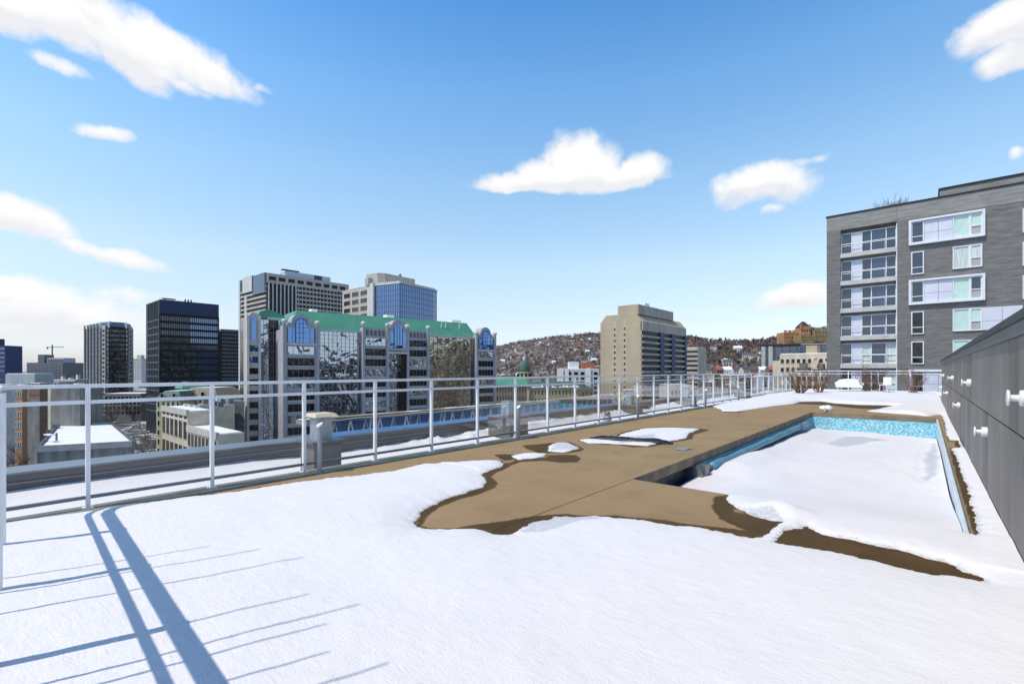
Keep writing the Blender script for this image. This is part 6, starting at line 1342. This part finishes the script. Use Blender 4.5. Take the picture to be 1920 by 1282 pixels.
px_ = X(778); mb = MB(); mb.wall(fA, fB, px_, 30, ztop + .0, ztop + 1.35, -18, -2.2); b.p(mb, 'penthouse', M['brick_top']); mb = MB(); mb.wall(fA, fB, px_ - .08, 30, ztop + 1.35, ztop + 1.5, -18, -2.1); b.p(mb, 'penthouse_cap', M['black'])
GL = [M['glass_dark'], M['glass_blue'], M['glass_dark']]
def window(s0, s1, z0, z1, o, panes, trans=None, fr=.07, front=.06, glassm=None, lower=None):
    """frame with its panes as sub-parts; panes = fractions of the width; trans = height fraction of the transom"""
    mb = MB(); xs = [s0 + (s1 - s0) * f for f in panes]
    mb.wall(fA, fB, s0, s1, z0, z0 + fr, o - .1, o + front); mb.wall(fA, fB, s0, s1, z1 - fr, z1, o - .1, o + front)
    for i, x in enumerate(xs):
        a_, c_ = (x, x + fr) if i == 0 else (x - fr, x) if i == len(xs) - 1 else (x - fr / 2, x + fr / 2); mb.wall(fA, fB, a_, c_, z0 + fr, z1 - fr, o - .1, o + front)
    zt_ = z0 + (z1 - z0) * trans if trans else None
    if trans:
        for i in range(len(xs) - 1): mb.wall(fA, fB, xs[i] + fr, xs[i + 1] - fr, zt_ - fr * .4, zt_ + fr * .4, o - .1, o + front - .005)
    f = b.p(mb, 'window', M['frame'])
    for i in range(len(xs) - 1):
        spans = [(z0, zt_), (zt_, z1)] if trans else [(z0, z1)]
        for j, (a_, c_) in enumerate(spans):
            mb = MB(); mb.wall(fA, fB, xs[i] + .02, xs[i + 1] - .02, a_ + .03, c_ - .03, o - .09, o - .02)
            g = glassm[i] if glassm else random.choice(GL)
            if lower is not None and j == 0 and trans: g = lower
            ob = mb.build('pane', g, f)
    return f
rr = random.Random(3)
for k in range(6):
    zt_ = zl0 - fh * k; z0 = zt_ - gh
    A, B_, C, D_, E_ = X(182), X(247), X(303), X(362), X(516)
    gl = M['curtain'] if k == 4 else None
    window(lx0 + .02, B_, z0, zt_, -rec, (0, 1), .38)
    mb = MB(); mb.wall(fA, fB, B_ + .01, C - .01, z0, zt_, -rec - .01, -rec + .03); b.p(mb, 'panel', M['lav'])
    window(C, E_ - .02, z0, zt_, -rec, (0, .29, .715, 1), .42, glassm=[M['curtain'] if k == 4 else M['glass_dark'], M['glass_blue'], M['curtain'] if k in (4, 5) else M['glass_dark']])
    mb = MB(); mb.wall(fA, fB, lx0, lx1, z0 - .02, z0 + .01, -rec - .02, .02); mb.wall(fA, fB, lx0 - .02, lx1 + .02, z0 - .42, z0 - .02, -rec - .02, .05); b.p(mb, 'balcony_slab', M['slab'])
    mb = MB(); mb.wall(fA, fB, lx0 + .03, lx1 - .03, z0 + gh * .43, z0 + gh * .46, -.1, -.06); 
    for f in (0.01, .2, .37, .55, .8, .985): s = lx0 + (lx1 - lx0) * f; mb.wall(fA, fB, s, s + .03, z0, z0 + gh * .43, -.1, -.07)
    b.p(mb, 'balustrade', M['alu'])
    if k < 5: mb = MB(); mb.wall(fA, fB, lx0 + .01, lx1 - .01, z0 - fh + gh + .0, z0 - .43, -rec, -rec + .05); b.p(mb, 'spandrel', M['conc_dark'])
mb = MB(); mb.wall(fA, fB, lx1 - .02, lx1 + .05, zb_, zl0 + .1, -rec, .04); b.p(mb, 'bay_trim', M['frame'])
zr0 = AZ(640, 308); ghr = AZ(640, 308) - AZ(640, 436)
sA, sB, sC, sD, sE, sF, sG = X(604), X(681), X(767), X(853), X(956), X(1031), X(1275)
for k in range(6):
    zt_ = zr0 - fh * k; z0 = zt_ - ghr; o = .06
    wide = k in (0, 2, 5)
    if wide:
        m_ = .17; o = .1; mb = MB(); a_, c_ = sA - m_, sF + m_
        mb.wall(fA, fB, a_, c_, zt_, zt_ + m_, -.1, .3); mb.wall(fA, fB, a_, c_, z0 - m_, z0, -.1, .3); mb.wall(fA, fB, a_, a_ + m_, z0, zt_, -.1, .3); mb.wall(fA, fB, c_ - m_, c_, z0, zt_, -.1, .3); b.p(mb, 'box_frame', M['frame'])
        for a_, c_ in ((sB, sC), (sC, sD)):
            for h0, h1 in ((0, .42), (.42, 1)): mb = MB(); mb.wall(fA, fB, a_ + .012, c_ - .012, z0 + ghr * h0 + .012, z0 + ghr * h1 - .012, -.05, .1); b.p(mb, 'panel', M['lav'])
    window(sA, sB, z0 if wide else z0 - .12, zt_, o, (0, 1), .3, .085, glassm=[M['glass_dark']] if k < 3 else [M['glass_black']])
    bl_ = M['curtain'] if k == 1 else M['blind']
    window(sD, sE, z0, zt_, o, (0, 1), None, .08, glassm=[bl_]); window(sE, sF, z0, zt_, o, (0, 1), .42, .1, glassm=[bl_ if k != 2 else M['glass_dark']], lower=M['conc'])
    if k in (3,):
        for a_, c_ in ((sF, (sF + sG) / 2), ((sF + sG) / 2, sG)):
            for h0, h1 in ((0, .4), (.4, 1)): mb = MB(); mb.wall(fA, fB, a_ + .012, c_ - .012, z0 + ghr * h0 + .012, z0 + ghr * h1 - .012, -.05, .1); b.p(mb, 'panel', M['lav'])
for k in range(4):
    zt_ = zr0 - .3 - fh * k; window(X(1273), X(1273) + 2.2, zt_ - ghr, zt_, .06, (0, .5, 1), .4)
ts = empty('rooftop_shrub', (axp(1668)[0], YB + 3, ztop), 'bare shrub on the roof of the grey brick building', 'shrub'); mb = MB(); twigs(mb, (0, 0, -.3), 2.0, 70, 2.6, 11, .03, 2); mb.build('branches', M['bark'], ts, fix=False)
